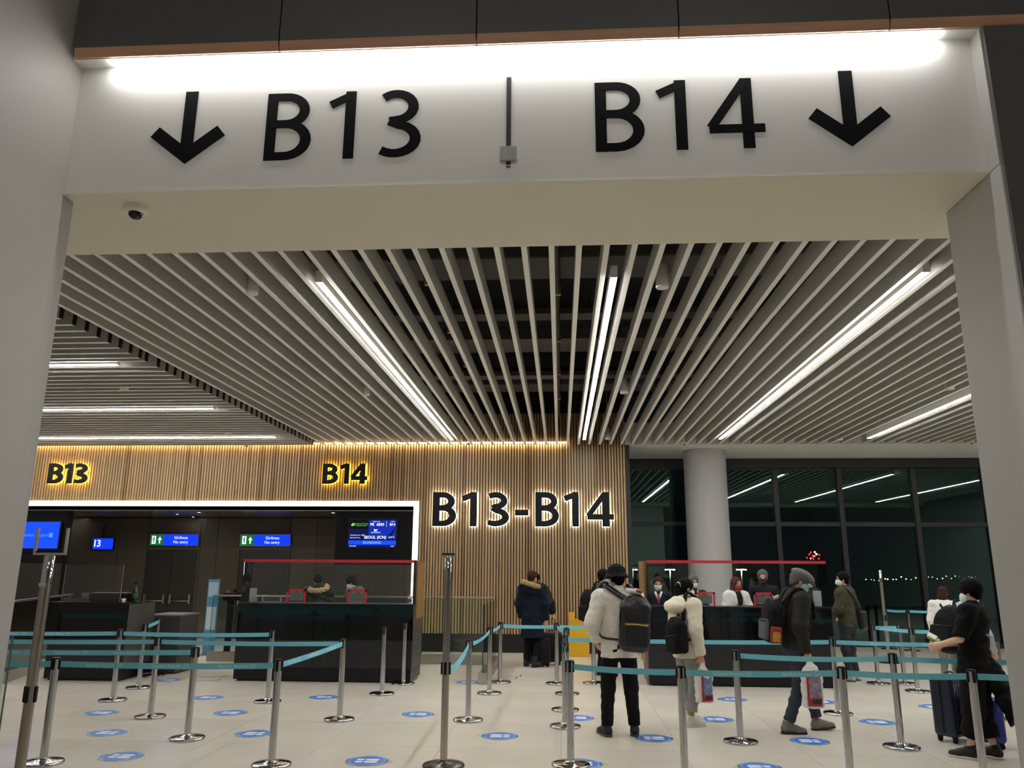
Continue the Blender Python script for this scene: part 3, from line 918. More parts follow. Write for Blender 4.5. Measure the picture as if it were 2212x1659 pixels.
# posts just outside the frame that hold the far ends of belts
me_txt = text_mesh('Istanbul Airport', .042, M_TXT, ext=.0004)
logo = MB()
for a in ((-.022, .022, .018, .021), (-.022, .022, -.021, -.018), (-.022, -.019, -.021, .021), (.019, .022, -.021, .021)):
    logo.box(a[0], a[1], -.0008, 0, a[2], a[3])
logo.strip([(-.02, -.008), (0, .002), (.02, .006)], .006, -.0008, 0)
me_logo = logo.mesh('logo', M_TXT)
BH = .052
def belt(k0, p1, sag=.012, txt=False, zoff=0., z1=None, twist=0., phase=.3):
    t = STN[k0]
    p0 = Vector(t.location)
    p1 = Vector((p1[0], p1[1], 0)) if not isinstance(p1, str) else Vector(STN[p1].location)
    d = (p1-p0); d.z = 0
    L = d.length; u = d.normalized()
    n = Vector((u.y, -u.x, 0))
    if n.y > 0: n = -n                         # face towards the aisle side
    zc = SH-.058+zoff
    ze = zc if z1 is None else z1
    N = 14
    mb = MB(); v = []; f = []
    for i in range(N+1):
        s = i/N
        c = u*(.040+(L-.080)*s)
        z = zc+(ze-zc)*s-sag*4*s*(1-s)
        tw = twist*math.sin(math.pi*s)
        up = Vector((0, 0, math.cos(tw)))+n*math.sin(tw)
        nn = n*math.cos(tw)-Vector((0, 0, math.sin(tw)))
        for a, b in ((-1, -1), (-1, 1), (1, 1), (1, -1)):
            v.append(c+Vector((0, 0, z))+up*a*BH/2+nn*b*.0012)
    for i in range(N):
        for j in range(4):
            j2 = (j+1) % 4
            f.append((i*4+j, i*4+j2, (i+1)*4+j2, (i+1)*4+j))
    f.append((0, 1, 2, 3)); f.append((N*4+3, N*4+2, N*4+1, N*4))
    b = mb.add(v, f).build('belt', M_TEAL, t)
    # belt clip at the far end
    if txt:
        a = math.atan2(u.y, u.x)
        sgn = 1 if u.x > 0 else -1
        rz = a if u.x > 0 else a+math.pi
        s = phase
        while s < L-.3:
            z = zc-sag*4*(s/L)*(1-s/L)
            q = u*s+n*.0018
            mesh_obj('lettering', me_txt, b, (q.x, q.y, z), (0, 0, rz))
            q2 = u*(s+sgn*.185)+n*.0018
            mesh_obj('logo', me_logo, b, (q2.x, q2.y, z), (0, 0, rz))
            s += .62
    return b
# left lanes
belt('a', 'f', txt=True, phase=.42)
belt('a', (-6.9, 7.3), txt=False)
belt('f', 'g', txt=True, phase=.4, sag=.008)
belt('g', 'c')
belt('c', (-8.0, 9.5))
belt('b', (-7.2, 8.35), txt=True, phase=.75)
belt('h', 'd')
belt('d', (-9.2, 10.6), txt=True, phase=.9)
belt('e', 'e2', sag=.004)
# centre aisle
belt('l', 'k', sag=.035, twist=.25)
belt('m', 'l', sag=.02, twist=.2)
belt('m', 'n')
belt('n', 'n2')
belt('n', 'o', sag=.02)
belt('o', 'p', sag=.02)
belt('p', 'q', sag=.02)
belt('q', 'r', sag=.06)
belt('p', 'u', sag=.015)
# right lanes
belt('r', 'w')
belt('w', 'x', txt=True, phase=.42)
belt('x', 'v')
belt('v', (5.0, 7.4))
belt('s', 't', sag=.02)
belt('t', (4.9, 8.6))
belt('u', (5.4, 10.5), txt=True, phase=.6)
belt('A', 'Bb', sag=.004)
belt('A', 'C', sag=.006, txt=True, phase=.3)
belt('C', (6.6, 12.9))
belt('D', 'E', sag=.01)
belt('E', (9.2, 18.6))
# the four posts that hold the off-frame ends
def stub(x, y, label):
    t = thing('queue_stanchion', label, 'stanchion', (x, y, 0), 0, 'posts just past the ends of the lanes')
    mesh_obj('base', me_base, t); mesh_obj('post', me_post, t); mesh_obj('cap', me_cap, t)
for x, y in ((-6.9, 7.3), (-8.0, 9.5), (-7.2, 8.35), (-9.2, 10.6), (5.0, 7.4), (4.9, 8.6), (5.4, 10.5), (6.6, 12.9), (9.2, 18.6)):
    if (x, y) != (6.6, 12.9):
        stub(x, y, 'chrome belt post at the outer end of a queue lane')

# tall sign posts with an empty U-shaped frame
def tall_post(x, y, h, label, frame_w, frame_h, rz, m, r=.034):
    t = thing('sign_post', label, 'sign post', (x, y, 0), 0)
    MB().lathe([(.19, 0), (.192, .010), (.185, .02), (.10, .026), (.05, .04), (r+.006, .055)], 40).build('base', mat('dark_steel', '#4b4743', .3, metal=1.), t)
    MB().lathe([(r, .05), (r, h-.22)], 24).build('pole', m, t)
    MB().lathe([(r+.002, h-.22), (r+.002, h-.01), (r-.008, h)], 24).build('sleeve', M_CHROME, t)
    for k in range(4):
        a = k*math.pi/2
        c = MB().box(-.012, .012, -r-.012, -r+.002, SH-.13, SH-.02, ch=.002).build('belt_slot', M_BLKPL, t)
        c.rotation_euler = (0, 0, a)
    if frame_w:
        fr = MB()
        w = frame_w/2
        fr.box(-w, w, -.014, .014, h, h+.016).box(-w, -w+.014, -.014, .014, h+.016, h+frame_h).box(w-.014, w, -.014, .014, h+.016, h+frame_h)
        f = fr.build('holder_frame', M_STEEL, t)
        f.rotation_euler = (0, 0, rz)
        B('frame_channel', M_BLKPL, f, -w+.014, w-.014, -.004, .004, h+.016, h+.03)
    return t
tp = tall_post(-3.855, 5.8, 1.83, 'tall bronze sign post with empty U frame beside the left portal wall', .235, .20, .12, M_POLE, .036)
B('label_plate', mat('label_white', '#b9b9b4', .5), tp, -.03, .03, -.0385, -.0365, 1.60, 1.625)
tc_ = tall_post(*FL(958, 1655), 1.86, 'tall steel sign post with empty U frame in the centre of the lanes', .15, .20, .1, mat('satin_steel', '#b3aca3', .18, metal=1.), .034)
tall_post(6.39, 16.45, 1.76, 'tall slim steel post standing before the dark windows', 0, 0, 0, M_STEEL, .03)
STN['tc'] = tc_
belt('tc', 'k', sag=.06, twist=.5, zoff=-.05, z1=SH-.058)

# =================================================================== FLOOR STICKERS
def disc(r, z0, z1, m, nm, n=40):
    return MB().cyl((0, 0, 0), r, z0, z1, n, smooth=False).mesh(nm, m)
M_STB = mat('sticker_blue', '#2f6fc0', .4)
M_STL = mat('sticker_light_blue', '#8fb4e6', .4)
M_STY = mat('sticker_yellow', '#d9c84a', .4)
M_STW = mat('sticker_white', '#e9ebf2', .4)
M_STR = mat('sticker_red', '#b0492c', .4)
me_rim = disc(.212, 0, .0012, M_STY, 'rim')
me_blue = disc(.203, .0012, .0022, M_STB, 'disc')
ringm = MB()
def ring(mb, r0, r1, z0, z1, a0=0, a1=360, n=40):
    poly = arc(0, 0, r1, r1, a0, a1, n)+arc(0, 0, r0, r0, a1, a0, n)
    for i in range(n):
        q = [poly[i], poly[i+1], poly[2*n-i], poly[2*n+1-i]]
        mb.prism(q, z0, z1, plane='xy')
ring(ringm, .158, .166, .0022, .003)
me_ring = ringm.mesh('ring', M_STL)
me_arct = []
for a in (20, 110, 200, 290):
    tr = MB(); ring(tr, .176, .194, .0022, .003, a, a+50, 10)
    me_arct.append(tr.mesh('print_band', M_STL))
def foot_poly(x0, x1, y, w, toe):
    pts = []
    for i in range(18):
        a = 2*math.pi*i/18
        ca, sa = math.cos(a), math.sin(a)
        e = .55
        pts.append(((x0+x1)/2+(x1-x0)/2*math.copysign(abs(ca)**e, ca), y+w/2*math.copysign(abs(sa)**e, sa)*(1+.14*toe*ca)))
    return pts
foot_me = []
for y in (-.042, .042):
    foot_me.append(MB().prism(foot_poly(-.105, .025, y, .066, -1), .0022, .0032, plane='xy').mesh('sole_print', M_STW))
    foot_me.append(MB().prism(foot_poly(.035, .105, y, .058, 0), .0022, .0032, plane='xy').mesh('heel_print', M_STW))
me_arrow = MB().prism([(-.245, 0), (-.205, .035), (-.205, -.035)], 0, .0012, plane='xy').mesh('arrow', M_STY)
me_red = MB().prism([(-.238, 0), (-.222, .014), (-.222, -.014)], .0012, .0018, plane='xy').mesh('arrow_tip', M_STR)
SK = [(220, 1540, 1), (232, 1583, -1), (262, 1634, 1), (363, 1469, 1), (450, 1507, -1), (498, 1540, 1), (549, 1585, -1), (700, 1506, -1), (903, 1543, 1), (793, 1644, 1),
      (1012, 1474, 1), (1080, 1590, -1), (1248, 1551, 1), (1255, 1650, 1), (1413, 1595, 1), (1547, 1554, 1), (1582, 1511, 1), (1642, 1658, -1), (1772, 1516, 1), (1749, 1601, -1), (1895, 1560, 1), (2020, 1527, -1)]
for px, py, s in SK:
    x, y = FL(px, py)
    t = thing('floor_sticker', 'round blue stand-here floor sticker with white footprints and yellow rim', 'sticker', (x, y, 0), math.pi if s > 0 else 0, 'distance stickers on the tiles')
    mesh_obj('rim', me_rim, t)
    b = mesh_obj('disc', me_blue, t)
    mesh_obj('ring', me_ring, b); [mesh_obj('print_band', q_, b) for q_ in me_arct]
    for m in foot_me:
        mesh_obj(m.name.split('.')[0], m, b)
    a = mesh_obj('arrow', me_arrow, t)
    mesh_obj('arrow_tip', me_red, a)
# dark corner tape marks
for px, py, r in ((455, 1463, 0), (440, 1470, 0), (1090, 1466, 0), (1100, 1461, 0)):
    x, y = FL(px, py)
    o = MB().box(-.2, .2, -.012, .012, 0, .001).box(.18, .2, -.012, .22, 0, .001).build('tape_mark', M_BLKPL, None, (x, y, 0), (0, 0, r))
    tag(o, 'thin dark L-shaped tape mark on the tile floor', 'tape mark', 'floor tape marks')

# =================================================================== GATE COUNTERS
def counter(x0, x1, y, depth, label, plexi_top, red=True, frames=(), end_l=True, end_r=True, inset=(.03, .03)):
    t = thing('gate_counter', label, 'counter', (x0, y, 0))
    w = x1-x0; Zt = 1.17
    B('plinth', M_DARKG, t, .01, w-.01, .0, depth, .03, .21)
    B('kick_base', M_BLACK, t, .06, w-.06, .04, depth-.04, 0, .03)
    n = 2
    for i in range(n):
        a, b = w*i/n+.002, w*(i+1)/n-.002
        B('front_panel', M_DGLOSS, t, a, b, 0, .02, .63, Zt-.01)
        B('perforated_panel', M_PERF, t, a, b, .004, .02, .212, .628)
    B('body', M_DARKG, t, .02, w-.02, .021, depth*.35, .21, Zt-.01)
    for a in (0, w-.02):
        B('side_panel', mat('side_grey', '#4a4743', .35), t, a, a+.02, .021, depth, .21, Zt-.01)
    B('worktop', M_DARKG, t, -.005, w+.005, -.005, depth*.5, Zt-.01, Zt+.015)
    B('desk', M_DARKG, t, .02, w-.02, depth*.35, depth, .74, .77)
    B('shield', M_PLEXI, t, inset[0], w-inset[1], .03, .036, Zt+.015, plexi_top)
    for ok, a in ((end_l, .02), (end_r, w-.026)):
        if ok:
            B('end_shield', M_PLEXI, t, a, a+.006, .037, depth*.6, Zt+.015, plexi_top)
    if red:
        B('red_tape', M_RED, t, .02, w-.02, .022, .029, plexi_top-.045, plexi_top)
        for fx in frames:
            f = MB()
            f.box(fx-.155, fx-.125, .018, .029, Zt+.015, Zt+.235).box(fx+.125, fx+.155, .018, .029, Zt+.015, Zt+.235).box(fx-.155, fx+.155, .018, .029, Zt+.205, Zt+.235)
            fo = f.build('document_slot_frame', M_RED, t)
            B('flap', mat('grey_flap', '#8d8f8f', .4), fo, fx-.11, fx+.11, .037, .041, Zt+.06, Zt+.195)
            for s in (-.06, .06):
                B('clip', M_STEEL, fo, fx+s-.03, fx+s+.03, .036, .046, Zt+.18, Zt+.20)
    return t
cl = counter(-5.19, -2.34, 12.74, .85, 'black gate counter with red-taped plexiglass below the flight screen', 1.875, True, (.93, 1.93))
cr = counter(1.36, 4.21, 12.88, .85, 'black gate counter with red-taped plexiglass where people queue', 1.895, True, (.92, 1.83))
cf = counter(-8.14, -6.88, 12.49, .85, 'black gate counter with clear shield and no tape near gate B13', 1.77, False, end_l=False, end_r=False, inset=(.12, .17))
for xx in (.115, 1.085):
    B('shield_post', M_STEEL, cf, xx, xx+.008, .028, .038, 1.185, 1.775)
B('end_facing_or_reflection', M_VENREFL, cl, 2.852, 2.875, .20, .80, .95, 1.85)  # reflection of wood in the plexiglass end, built as a walnut panel
B('end_facing_or_reflection', M_VENREFL, cr, -.03, -.007, .20, .85, .30, 1.88)
B('end_facing_or_reflection', mat('side_brown', '#5d5347', .4), cr, -.022, -.001, .0, .195, .03, 1.16)
# side cabinet of the far-left counter
t = thing('side_cabinet', 'low grey side cabinet behind the B13 counter', 'cabinet', (-7.0, 13.4, 0))
B('body', mat('cabinet_grey', '#3c3a38', .4), t, 0, .55, 0, .7, .02, .93)
B('top', mat('cabinet_top', '#6e6c68', .35), t, -.01, .56, -.01, .71, .93, .955)
B('door', mat('cabinet_grey', '#3c3a38', .4), t, .02, .53, -.015, 0, .06, .90)
# things on the counters
def monitor(x, y, z, label, rz=0, w=.42):
    t = thing('monitor', label, 'monitor', (x, y, z), rz)
    B('screen_shell', M_BLKPL, t, -w/2, w/2, -.015, .02, .10, .10+w*.62, ch=.006)
    B('stand', M_BLKPL, t, -.03, .03, .0, .03, .012, .12)
    B('foot', M_BLKPL, t, -.11, .11, -.08, .10, 0, .014, ch=.004)
monitor(2.23, 13.55, .77, 'black monitor behind the shield facing the male clerk', w=.5)
monitor(3.25, 13.55, .77, 'black monitor behind the shield facing the man in dark shirt', w=.5)
monitor(-4.2, 13.4, .77, 'black monitor behind the left red slot frame of the B14 counter', w=.44)
monitor(-3.05, 13.4, .77, 'black monitor behind the right red slot frame of the B14 counter', w=.44)
def paper_stand(x, y, z, label, w=.12, h=.20):
    t = thing('paper_sheet', label, 'paper', (x, y, z))
    MB().prism([(0, 0), (.06, 0), (.03, .015)], -w/2, w/2, plane='yz').build('foot', M_PLEXI, t)
    B('sheet', mat('paper', '#cfd2d6', .6), t, -w/2, w/2, .026, .030, .012, h)
paper_stand(4.06, 13.02, 1.185, 'white paper notice standing at the end of the busy counter', .13, .25)
paper_stand(-5.02, 12.86, 1.185, 'pale paper notice standing at the end of the B14 counter', .12, .23)
t = thing('printer', 'black boxy document printer on the B13 counter', 'printer', (-7.32, 12.72, 1.185))
B('body', M_DARKG, t, -.29, .29, -.12, .14, 0, .13, ch=.01)
B('lid', mat('printer_lid', '#3a3a3c', .4), t, -.28, .28, -.11, .13, .13, .145, ch=.004)
B('paper_slot', M_BLACK, t, -.2, .2, -.125, -.12, .05, .065)
t = thing('white_cup', 'small white cup on the B13 counter beside the printer', 'cup', (-7.02, 12.57, 1.185))
MB().lathe([(.022, 0), (.03, .05), (.031, .06), (.027, .06), (.02, .006)], 16).build('cup', M_WHITE, t)
MB().tube([(.029, 0, .05), (.047, 0, .042), (.047, 0, .02), (.026, 0, .012)], .004, 6).build('handle', M_WHITE, t)
t = thing('bottle', 'dark green glass bottle at the end of the B13 counter', 'bottle', (-6.965, 12.80, 1.185))
MB().lathe([(.04, 0), (.045, .01), (.045, .17), (.03, .21), (.017, .23), (.016, .29)], 18).build('body', mat('green_glass', '#152b17', .08), t)
MB().lathe([(.019, .285), (.019, .325)], 14).build('cap', M_BLKPL, t)
MB().lathe([(.0455, .07), (.0455, .14)], 18).build('paper_label', mat('bottle_label', '#2f5a2c', .5), t)
t = thing('paper_tray', 'clear document tray on the B13 counter', 'tray', (-7.85, 12.72, 1.185))
B('tray_base', M_PLEXI, t, -.2, .2, -.1, .1, .0, .01)
B('tray_lip', mat('tray_plastic', '#5c5f60', .3), t, -.2, .2, -.105, -.1, 0, .06)
B('divider', mat('tray_plastic', '#5c5f60', .3), t, .08, .09, -.1, .1, .01, .14)
t = thing('roll_up_banner', 'narrow pale blue information board standing behind the glass balustrade', 'information board', (*FL(457, 1418), 0))
t.location = (-7.15, 16.2, 0)
B('foot', M_STEEL, t, -.14, .14, -.12, .12, 0, .03)
B('board', mat('banner_blue', '#4d86a8', .5), t, -.12, .12, -.012, .012, .03, 1.50)
B('heading', mat('banner_light', '#9fb6c4', .5), t, -.10, .10, -.015, -.012, 1.15, 1.44)
B('notice', mat('banner_pale', '#b9c9cf', .5), t, -.10, .10, -.015, -.012, .5, .95)
t = thing('access_terminal', 'small black card terminal with red button behind the balustrade', 'terminal', (-6.72, 16.1, 0))
B('post', M_BLKPL, t, -.05, .05, -.05, .05, 0, 1.08)
B('head', M_DARKG, t, -.14, .14, -.1, .1, 1.08, 1.24, ch=.01)
B('red_button', mat('button_red', '#c04432', .4), t, -.08, -.03, -.06, -.02, 1.24, 1.29)
B('handset', M_BLKPL, t, .05, .09, -.05, 0, 1.24, 1.31)
# yellow box at the wooden wall
t = thing('yellow_bin', 'plain yellow box with folded liner standing against the wooden wall', 'bin', (.37, 17.02, 0))
M_YEL = mat('yellow_plastic', '#d9a91d', .5)
B('body', M_YEL, t, -.21, .21, -.18, .18, 0, .66, ch=.012)
MB().prism([(-.215, .60), (.215, .60), (.20, .70), (.02, .745), (-.19, .73)], -.19, -.10).build('liner_fold', mat('yellow_liner', '#c99c1c', .6), t)
B('back_flap', M_YEL, t, -.2, -.08, .1, .14, .66, .86)
# hand sanitiser on the balustrade end
t = thing('sanitiser_bottle', 'small white sanitiser bottle at the end of the B14 counter', 'bottle', (-2.43, 12.90, 1.185))
MB().lathe([(.03, 0), (.033, .01), (.033, .11), (.014, .13), (.012, .15)], 16).build('body', M_WHITE, t)
MB().lathe([(.0335, .03), (.0335, .08)], 16).build('paper_label', mat('label_blue', '#3f6ea8', .5), t)
MB().lathe([(.013, .15), (.013, .165)], 10).tube([(0, 0, .165), (0, 0, .19), (-.04, 0, .19)], .005, 6).build('pump', mat('pump_red', '#aa3333', .4), t)

# =================================================================== PEOPLE: smooth bodies from distance fields
def nrm(v):
    v = np.asarray(v, float)
    return v/(np.linalg.norm(v)+1e-9)
def rotx(a):
    c, s = math.cos(a), math.sin(a); return np.array([[1, 0, 0], [0, c, -s], [0, s, c]])
def roty(a):
    c, s = math.cos(a), math.sin(a); return np.array([[c, 0, s], [0, 1, 0], [-s, 0, c]])
def rotz(a):
    c, s = math.cos(a), math.sin(a); return np.array([[c, -s, 0], [s, c, 0], [0, 0, 1]])
def seg(a, b, ra, rb, an=(1, 1, 1), fa=False, fb=False, op='add'):
    return ('seg', np.array(a, float), np.array(b, float), ra, rb, np.array(an, float), fa, fb, op)
def ell(c, r, R=None, op='add'):
    return ('ell', np.array(c, float), np.array(r, float), np.eye(3) if R is None else R, op)
def rbox(c, h, r, R=None, op='add'):
    return ('box', np.array(c, float), np.array(h, float), r, np.eye(3) if R is None else R, op)
def bounds(p):
    if p[0] == 'seg':
        m = max(p[3], p[4])*p[5]
        return np.minimum(p[1], p[2])-m, np.maximum(p[1], p[2])+m
    if p[0] == 'ell':
        e = np.abs(p[3]) @ p[2]
        return p[1]-e, p[1]+e
    e = np.abs(p[4]) @ (p[2])+0.0
    return p[1]-e, p[1]+e
def dist(p, X, Y, Z):
    if p[0] == 'seg':
        an = p[5]
        a, b = p[1]/an, p[2]/an
        qx, qy, qz = X/an[0]-a[0], Y/an[1]-a[1], Z/an[2]-a[2]
        d = b-a; L2 = float(d @ d)+1e-12
        t = (qx*d[0]+qy*d[1]+qz*d[2])/L2
        tc = np.clip(t, 0, 1)
        r = p[3]+(p[4]-p[3])*tc
        D = (np.sqrt((qx-tc*d[0])**2+(qy-tc*d[1])**2+(qz-tc*d[2])**2)-r)*an.min()
        L = math.sqrt(L2)
        if p[7]:
            D = np.maximum(D, (t-1)*L)
        if p[6]:
            D = np.maximum(D, -t*L)
        return D
    c = p[1]
    R = p[3] if p[0] == 'ell' else p[4]
    x, y, z = X-c[0], Y-c[1], Z-c[2]
    u = R[0, 0]*x+R[1, 0]*y+R[2, 0]*z
    v = R[0, 1]*x+R[1, 1]*y+R[2, 1]*z
    w = R[0, 2]*x+R[1, 2]*y+R[2, 2]*z
    if p[0] == 'ell':
        r = p[2]
        k0 = np.sqrt((u/r[0])**2+(v/r[1])**2+(w/r[2])**2)
        k1 = np.sqrt((u/r[0]**2)**2+(v/r[1]**2)**2+(w/r[2]**2)**2)+1e-6
        return k0*(k0-1)/k1
    h, r = p[2], p[3]
    a, b, g = np.abs(u)-h[0]+r, np.abs(v)-h[1]+r, np.abs(w)-h[2]+r
    return np.sqrt(np.maximum(a, 0)**2+np.maximum(b, 0)**2+np.maximum(g, 0)**2)+np.minimum(np.maximum(a, np.maximum(b, g)), 0)-r
def sdf_mesh(name, prims, m, vox=.012, k=.02, amp=0., freq=30., seed=0, cuts=()):
    adds = [p for p in prims if p[-1] == 'add']
    bs = [bounds(p) for p in adds]
    lo = np.min([b[0] for b in bs], 0)-3*vox-amp
    hi = np.max([b[1] for b in bs], 0)+3*vox+amp
    n = np.ceil((hi-lo)/vox).astype(int)+1
    ax = [(lo[i]+vox*np.arange(n[i])).astype(np.float32) for i in range(3)]
    D = np.full(n, .5, np.float32)
    for p in prims:
        b0, b1 = bounds(p)
        mg = k+4*vox+amp
        i0 = np.clip(np.floor((b0-mg-lo)/vox).astype(int), 0, n-1)
        i1 = np.clip(np.ceil((b1+mg-lo)/vox).astype(int)+1, 1, n)
        if np.any(i1 <= i0):
            continue
        sl = tuple(slice(i0[i], i1[i]) for i in range(3))
        X = ax[0][sl[0]][:, None, None]; Y = ax[1][sl[1]][None, :, None]; Z = ax[2][sl[2]][None, None, :]
        d = dist(p, X, Y, Z).astype(np.float32)
        A = D[sl]
        if p[-1] == 'add':
            h = np.maximum(k-np.abs(A-d), 0)/k
            D[sl] = np.minimum(A, d)-h*h*k*.25
        elif p[-1] == 'sub':
            D[sl] = np.maximum(A, -d)
    X = ax[0][:, None, None]; Y = ax[1][None, :, None]; Z = ax[2][None, None, :]
    if amp:
        s = seed*1.7
        w1 = np.sin(freq*(X*.6+Z*1.1)+s+1.3*np.sin(freq*.5*(Y+Z)+s))
        w2 = np.sin(freq*1.9*(Z*.9-X*.5+Y*.4)+2.1*s+1.1*np.sin(freq*.8*(X-Z)))
        w3 = np.sin(freq*3.3*(X*.7+Y*.8+Z*.35)+s*.7)
        D = D+amp*(.55*w1+.35*w2+.2*w3).astype(np.float32)
    for (o, nn) in cuts:
        D = np.maximum(D, ((X-o[0])*nn[0]+(Y-o[1])*nn[1]+(Z-o[2])*nn[2]).astype(np.float32))
    S = D < 0
    # surface nets
    c8 = [S[i:i+n[0]-1, j:j+n[1]-1, l:l+n[2]-1] for i in (0, 1) for j in (0, 1) for l in (0, 1)]
    allin = np.logical_and.reduce(c8); anyin = np.logical_or.reduce(c8)
    act = anyin & ~allin
    idx = np.argwhere(act)
    if len(idx) == 0:
        return bpy.data.meshes.new(name)
    vid = -np.ones(act.shape, np.int64)
    vid[act] = np.arange(len(idx))
    corn = np.array([(i, j, l) for i in (0, 1) for j in (0, 1) for l in (0, 1)])
    val = np.stack([D[idx[:, 0]+c[0], idx[:, 1]+c[1], idx[:, 2]+c[2]] for c in corn], 1)
    acc = np.zeros((len(idx), 3)); cnt = np.zeros(len(idx))
    for a in range(8):
        for b in range(a+1, 8):
            if np.abs(corn[a]-corn[b]).sum() != 1:
                continue
            msk = (val[:, a] < 0) != (val[:, b] < 0)
            t = val[msk, a]/(val[msk, a]-val[msk, b])
            acc[msk] += corn[a]+t[:, None]*(corn[b]-corn[a])
            cnt[msk] += 1
    V = lo+vox*(idx+acc/cnt[:, None])
    F = []
    for axis in range(3):
        sA = [slice(None)]*3; sB = [slice(None)]*3
        sA[axis] = slice(0, -1); sB[axis] = slice(1, None)
        ch = S[tuple(sA)] != S[tuple(sB)]
        e = np.argwhere(ch)
        u, w = (axis+1) % 3, (axis+2) % 3
        ok = (e[:, u] > 0) & (e[:, w] > 0) & (e[:, u] < n[u]-1) & (e[:, w] < n[w]-1)
        e = e[ok]
        q = []
        for du, dw in ((0, 0), (-1, 0), (-1, -1), (0, -1)):
            g = e.copy(); g[:, u] += du; g[:, w] += dw
            q.append(vid[g[:, 0], g[:, 1], g[:, 2]])
        q = np.stack(q, 1)
        inside = S[e[:, 0], e[:, 1], e[:, 2]]
        q[~inside] = q[~inside][:, ::-1]
        F.append(q)
    F = np.concatenate(F)
    F = F[(F >= 0).all(1)]
    me = bpy.data.meshes.new(name)
    me.vertices.add(len(V)); me.vertices.foreach_set('co', V.astype(np.float32).ravel())
    me.loops.add(len(F)*4); me.loops.foreach_set('vertex_index', F.astype(np.int32).ravel())
    me.polygons.add(len(F))
    me.polygons.foreach_set('loop_start', np.arange(0, len(F)*4, 4, dtype=np.int32))
    me.polygons.foreach_set('use_smooth', np.ones(len(F), bool))
    me.materials.append(m)
    me.update(calc_edges=True)
    return me
def sdf(name, prims, m, parent, **kw):
    return mesh_obj(name, sdf_mesh(name, prims, m, **kw), parent)
def ribbon(mb, path, wdir, w, th, mi=0):
    """flat strap along a 3D path; wdir = direction of its width at every point"""
    P = [Vector(p) for p in path]
    v = []; f = []
    for i, p in enumerate(P):
        t = (P[min(i+1, len(P)-1)]-P[max(i-1, 0)]).normalized()
        wd2 = Vector(wdir)-t*t.dot(Vector(wdir)); wd2.normalize()
        nn = t.cross(wd2)
        for a, b in ((-1, -1), (-1, 1), (1, 1), (1, -1)):
            v.append(tuple(p+wd2*a*w/2+nn*b*th/2))
    for i in range(len(P)-1):
        for j in range(4):
            j2 = (j+1) % 4
            f.append((i*4+j, i*4+j2, (i+1)*4+j2, (i+1)*4+j))
    e = (len(P)-1)*4
    f += [(0, 1, 2, 3), (e+3, e+2, e+1, e)]
    return mb.add(v, f, mi, True)
def smooth_path(pts, n=6):
    P = [np.array(p, float) for p in pts]
    out = []
    for i in range(len(P)-1):
        p0, p1, p2, p3 = P[max(i-1, 0)], P[i], P[i+1], P[min(i+2, len(P)-1)]
        for j in range(n):
            t = j/n
            out.append(.5*((2*p1)+(-p0+p2)*t+(2*p0-5*p1+4*p2-p3)*t*t+(-p0+3*p1-3*p2+p3)*t**3))
    out.append(P[-1])
    return [tuple(p) for p in out]

M_SKIN = mat('skin', '#c99b7d', .5, noise=.04, nscale=30)
M_SKINL = mat('skin_light', '#d8ac90', .5, noise=.04, nscale=30)
M_EYE = mat('eye_dark', '#1a1311', .15)
M_MASK = mat('mask_white', '#dfe3e6', .7, bump=.2, bscale=90)
M_MASKB = mat('mask_blue', '#a9cbd6', .7, bump=.2, bscale=90)
M_MASKR = mat('mask_red', '#b3222c', .7)
M_MASKK = mat('mask_black', '#17171a', .7)
def cloth(name, col, bump=.25, bs=140, noise=.08, ns=14, rough=.9):
    return mat('cloth_'+name, col, rough, noise=noise, nscale=ns, bump=bump, bscale=bs, spec=.2)

def hand_prims(w, d, n, curl=.5, sc=1., thumb=1):
    """palm + five separate fingers; d = along the hand, n = palm facing direction"""
    d = nrm(d); n = nrm(n-np.dot(n, d)*d); s = np.cross(d, n)*thumb
    out = [seg(w-d*.03*sc, w+d*.02*sc, .027*sc, .03*sc)]
    R = np.stack([s, n, d], 1)
    out.append(rbox(w+d*.055*sc, np.array([.041, .016, .047])*sc, .014*sc, R))
    for i, (o, L) in enumerate(((.031, .068), (.0105, .078), (-.0105, .072), (-.031, .056))):
        b = w+d*.094*sc+s*o*sc
        c1 = curl*.9
        d1 = d*math.cos(c1)+n*math.sin(c1); d2 = d*math.cos(c1*2.1)+n*math.sin(c1*2.1)
        m1 = b+d1*L*.55*sc; m2 = m1+d2*L*.55*sc
        out += [seg(b, m1, .0098*sc, .0090*sc), seg(m1, m2, .0090*sc, .0078*sc)]
    tb = w+d*.028*sc+s*.036*sc
    t1 = tb+(s*.62+d*.62+n*.35)*.042*sc
    t2 = t1+(d*.85+n*.5+s*.1)*.034*sc
    out += [seg(tb, t1, .0125*sc, .011*sc), seg(t1, t2, .011*sc, .009*sc)]
    return out

